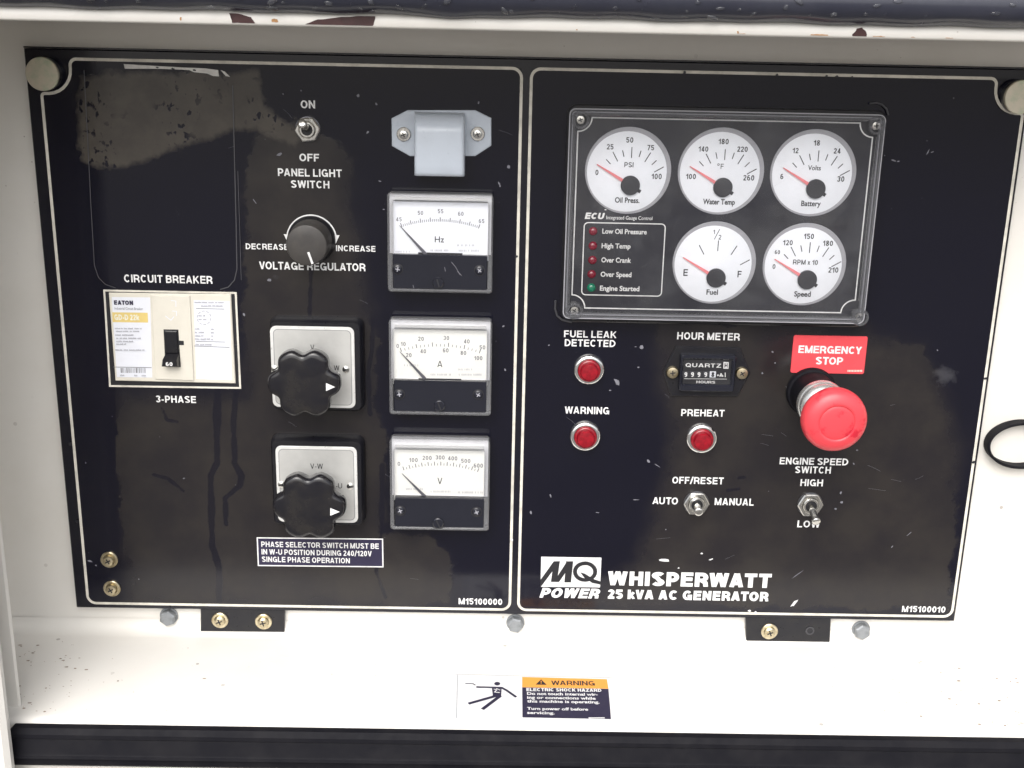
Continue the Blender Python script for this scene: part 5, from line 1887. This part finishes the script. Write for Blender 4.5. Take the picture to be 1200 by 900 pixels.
mb.stroke([Q(758, 383, fh), Q(800, 385, fh), Q(798, 442, fh), Q(756, 440, fh)], 0.0007, fh + 0.0001, closed=True)
mb.flat([Q(768, 392, fh), Q(790, 392, fh), Q(779, 413, fh)], fh + 0.0002)
mb.flat([Q(768, 435, fh), Q(790, 435, fh), Q(779, 413, fh)], fh + 0.0002)
mb.build('hourglass_mark', 'ink_white', hm, smooth=0)
for k, (x, s) in enumerate(((373, '9'), (440, '9'), (505, '9'), (573, '9'), (645, '8'))):
    mb = MB()
    a_, b_ = Q(x - 29, 472, fh), Q(x + 29, 535, fh)
    mb.box(a_[0], b_[0], b_[1], a_[1], fh - 0.0003, fh + 0.0003, 0.0002)
    dr = mb.build('number_drum', 'label_white' if k == 4 else 'hub_grey', hm, smooth=20)
    mb = MB()
    c = Q(x, 503, fh)
    caps(mb, s, c[0], c[1], 30 / 8.571 * unit(824, 440, fh), 5.6 * unity(824, 440, fh), fh + 0.0005, 0.22)
    mb.build('digit', 'ink_black' if k == 4 else 'ink_white', dr, smooth=0)
mb = MB()
mb.flat(ngon(*Q(697, 512, fh), 0.0006, 10), fh + 0.0001)
for (xa, ya, xb, yb) in ((715, 525, 728, 492), (728, 492, 745, 525), (712, 518, 752, 520), (770, 485, 770, 530)):
    mb.stroke([Q(xa, ya, fh), Q(xb, yb, fh)], 0.0006, fh + 0.0001)
mb.stroke([Q(355, 546, fh), Q(785, 550, fh)], 0.0003, fh + 0.0001)
mb.build('tenths_mark', 'ink_white', hm, smooth=0)
mb = MB()
mb.flat(inset(ccw(inner), -0.0003), 0.0062)
mb.build('window', 'meter_pane', hm, smooth=0)
for x, y in ((240, 483), (937, 490)):
    c = Q(x, y, 0.003)
    uu = unit(788, 436)
    mb = MB()
    mb.lathe(c, [(7.4 * uu, 0.0022), (7.4 * uu, 0.0036), (6.4 * uu, 0.0046), (3 * uu, 0.0050)], 24)
    s_ = mb.build('screw', 'brass_zinc', hm, smooth=40)
    mb = MB()
    cross_slot(mb, c, 3.0 * uu, 0.0051, 0.1 if x < 500 else 0.6)
    mb.build('slot', 'ink_black', s_)

# ------------------------------------------------------------------ emergency stop
S = lambda x, y, h=0.0008: pp(890 + x / 5.625, 380 + y / 5.625, h)
sq = [S(222, 72), S(712, 80), S(690, 327), S(207, 321)]
cx_, cy_ = sum(p[0] for p in sq) / 4, sum(p[1] for p in sq) / 4
sg = thing('stop_sign', 'red plate with white EMERGENCY STOP lettering above the mushroom button', 'sign', (cx_, cy_, 0))
sw = (sq[1][0] - sq[0][0] + sq[2][0] - sq[3][0]) / 2
sh = (sq[0][1] - sq[3][1] + sq[1][1] - sq[2][1]) / 2
mb = MB()
mb.prism(rrect(cx_, cy_, sw, sh, 0.0014), [(0, 0.0004), (0, 0.0009), (0.0002, 0.0011)])
mb.build('plate', 'sign_red', sg, smooth=20)
for s, xc, yc, wp, hp in (('EMERGENCY', 465, 167, 417, 49), ('STOP', 460, 240, 180, 49)):
    mb = MB()
    c = S(xc, yc)
    caps(mb, s, c[0], c[1], wp / 5.625 * unit(972, 412), hp / 5.625 * unity(972, 412), 0.0012, 0.2, 0.09)
    mb.build('lettering', 'ink_white', sg, label='white lettering reading ' + s, smooth=0)
mb = MB()
for x in np.arange(582, 676, 10):
    mb.stroke([S(x, 300), S(x + 1, 312)], 0.0006, 0.0012)
mb.build('fine_print', 'ink_pale', sg, smooth=0, kind='stuff')

ec = pp(949.5, 458, 0)
eb = thing('emergency_stop_button', 'large red mushroom push button on a chrome collar below the red sign', 'stop button', (ec[0], ec[1], 0))
u = unit(950, 458)
mb = MB()
mb.lathe(ec, [(29 * u, 0.0012), (29 * u, 0.0040), (28 * u, 0.0052), (25.6 * u, 0.0056), (25.4 * u, 0.030)], 56, cap1=False)
mb.build('base', 'rubber', eb, smooth=40)
mb = MB()
mb.lathe(ec, [(24.5 * u, 0.027), (27.4 * u, 0.0280), (27.8 * u, 0.0300), (27.2 * u, 0.0325), (26.2 * u, 0.0332), (26.0 * u, 0.0345), (26.6 * u, 0.0352), (26.4 * u, 0.0375), (25.2 * u, 0.0388), (21.5 * u, 0.0405)], 56)
mb.build('collar', 'satin_steel', eb, smooth=25)
mb = MB()
n = 56
rs = []
for z in (0.0395, 0.058):
    rs.append([(ec[0] + (20.5 + 0.9 * (i % 2)) * u * math.cos(2 * math.pi * i / n), ec[1] + (20.5 + 0.9 * (i % 2)) * u * math.sin(2 * math.pi * i / n), z) for i in range(n)])
mb.rings(rs, cap1=False)
mb.build('knurled_neck', 'nickel', eb, smooth=10)
cc = pp(980.8, 493.3, 0.060)
rc = 38.2 * unit(980.8, 493.3, 0.060)
mb = MB()
# the cap centre follows the same axis as the base
ax = ec
prof = [(0.60, 0.0478), (0.90, 0.0486), (0.985, 0.0505), (1.0, 0.0530), (0.985, 0.0565), (0.94, 0.0590), (0.86, 0.0606), (0.74, 0.0618), (0.62, 0.0624), (0.56, 0.0625), (0.545, 0.06215), (0.53, 0.0619), (0.515, 0.06205), (0.45, 0.0624), (0.25, 0.0627), (0.03, 0.0628)]
prof = [(a_, z + 0.0075) for a_, z in prof]
mb.lathe(ax, [(rc * a_, z) for a_, z in prof], 72, cap0=True)
cap = mb.build('mushroom_cap', 'stop_red', eb, smooth=60)

# ------------------------------------------------------------------ hazard sticker on the ledge
zs = SIL + 0.0004
L = lambda x, y: pl(520 + x / 5.714, 780 + y / 5.714, SIL)


def level_thing(name, label, cat, x, h, z):
    o = bpy.data.objects.new(name, None)
    o.empty_display_size = 0.01
    COL.objects.link(o)
    o.location = (x, -h, z)
    ORG[o.name] = (x, -h, z)
    ROOT[o.name] = o.name
    set_tags(o, label, cat)
    return o


def LB(pts):                       # to world x, y on the ledge
    return [(a_, -b_) for a_, b_ in (L(*q) for q in pts)]


c0 = L(600, 215)
hz = level_thing('hazard_sticker', 'white and black electric shock warning sticker with orange heading on the white ledge', 'warning sticker', c0[0], c0[1], SIL)
mb = MB()
mb.flat(LB([(72, 60), (1128, 84), (1140, 372), (66, 358)]), zs)
mb.build('sheet', 'sticker_white', hz, smooth=0)
mb = MB()
mb.flat(LB([(525, 150), (1103, 160), (1120, 363), (527, 351)]), zs + 0.0001)
blk = mb.build('text_block', 'ink_navy', hz, smooth=0)
mb = MB()
mb.flat(LB([(525, 80), (1092, 95), (1103, 159), (525, 149)]), zs + 0.0001)
hd = mb.build('heading', 'sign_orange', hz, smooth=0)


def l_text(s, x0, x1, y, hp, par, m_, cap_=False, bold=0.05, t=0.2):
    a_, b_ = LB([(x0, y), (x1, y)])
    y_t, y_b = LB([(x0, y - hp / 2), (x0, y + hp / 2)])
    hh_ = abs(y_t[1] - y_b[1])
    mb_ = MB()
    if cap_:
        caps(mb_, s, (a_[0] + b_[0]) / 2, (a_[1] + b_[1]) / 2, b_[0] - a_[0], hh_, zs + 0.0002, t, 0.1)
    else:
        words(mb_, s, (a_[0] + b_[0]) / 2, (a_[1] + b_[1]) / 2, b_[0] - a_[0], hh_, zs + 0.0002, bold)
    mb_.build('lettering', m_, par, label='lettering reading ' + s, smooth=0)


l_text('WARNING', 720, 1010, 122, 30, hd, 'ink_black', True, t=0.17)
mb = MB()
mb.flat(LB([(615, 132), (652, 97), (690, 134)]), zs + 0.0002)
mb.build('alert_triangle', 'ink_black', hd, smooth=0)
mb = MB()
mb.stroke(LB([(652, 107), (652, 121)]), 0.0006, zs + 0.0003)
mb.stroke(LB([(652, 125), (652, 129)]), 0.0006, zs + 0.0003)
mb.build('alert_mark', 'sign_orange', hd, smooth=0)
l_text('ELECTRIC SHOCK HAZARD', 553, 1055, 169, 21, blk, 'ink_white', True, t=0.22)
for s, x1_, y in (('Do not touch internal wir-', 1030, 195), ('ing or connections while', 1016, 221), ('this machine is operating.', 1042, 246), ('Turn power off before', 966, 295), ('servicing.', 742, 321)):
    l_text(s, 558, x1_, y, 19, blk, 'ink_white', bold=0.03)
mb = MB()
for x in np.arange(974, 1078, 9):
    mb.stroke(LB([(x, 352), (x, 360)]), 0.0008, zs + 0.0002)
mb.build('fine_print', 'ink_white', blk, smooth=0, kind='stuff')
mb = MB()
mb.flat(LB([(358 + 20 * math.cos(t), 126 + 12 * math.sin(t)) for t in np.linspace(0, 2 * math.pi, 17)[:-1]]), zs + 0.0002)
u_l = abs(L(300, 200)[0] - L(310, 200)[0]) / 10
mb.stroke(LB([(218, 148), (300, 150), (395, 153)]), 19 * u_l, zs + 0.0002)
mb.stroke(LB([(385, 152), (420, 170), (485, 216)]), 19 * u_l, zs + 0.0002)
mb.flat(LB([(322, 152), (388, 152), (384, 215), (330, 218)]), zs + 0.0002)
mb.stroke(LB([(165, 260), (335, 212)]), 26 * u_l, zs + 0.0002)
mb.stroke(LB([(258, 298), (378, 208)]), 26 * u_l, zs + 0.0002)
mb.stroke(LB([(145, 124), (170, 126), (195, 126), (212, 136)]), 9 * u_l, zs + 0.0002)
fig = mb.build('pictogram', 'ink_navy', hz, label='dark figure thrown back by an electric shock', smooth=0)
mb = MB()
mb.stroke(LB([(335, 165), (355, 170), (340, 185), (375, 188)]), 7 * u_l, zs + 0.0005)
mb.stroke(LB([(350, 160), (378, 172)]), 6 * u_l, zs + 0.0005)
mb.build('shock_bolt', 'sticker_white', fig, smooth=0)
mb = MB()
mb.stroke(LB([(75, 62), (520, 74), (1126, 86)]), 0.0005, zs + 0.0001)
mb.stroke(LB([(92, 66), (86, 355)]), 0.0005, zs + 0.0001)
mb.build('sheet_edge', 'ink_faint', hz, smooth=0)

# ------------------------------------------------------------------ cable loop at the side
cc = pp(1200, 523, 0.003)
u = unit(1190, 523, 0.012)
lp = thing('cable_loop', 'black rubber cable loop lying against the white wall beside the panel', 'cable', (cc[0], cc[1], 0))
rs = []
n = 64
for i in range(n + 1):
    th = 2 * math.pi * i / n
    # a flat strap standing on edge, bent into a loop
    e = (cc[0] + 41 * u * math.cos(th), cc[1] + 27.5 * u * math.sin(th))
    tx, ty = 41 * math.cos(th), 27.5 * math.sin(th)
    nl = math.hypot(tx / 41 ** 2, ty / 27.5 ** 2)
    nx_, ny_ = tx / 41 ** 2 / nl, ty / 27.5 ** 2 / nl
    th_ = 0.0010
    z0_, z1_ = WALL + 0.001, 0.003
    rs.append([(e[0] + nx_ * th_, e[1] + ny_ * th_, z0_), (e[0] + nx_ * th_, e[1] + ny_ * th_, z1_ - 0.0006), (e[0] + nx_ * th_ * 0.4, e[1] + ny_ * th_ * 0.4, z1_),
               (e[0] - nx_ * th_ * 0.4, e[1] - ny_ * th_ * 0.4, z1_), (e[0] - nx_ * th_, e[1] - ny_ * th_, z1_ - 0.0006), (e[0] - nx_ * th_, e[1] - ny_ * th_, z0_)])
mb = MB()
mb.rings(rs, cap1=False)
mb.build('strap', 'rubber', lp, smooth=40)
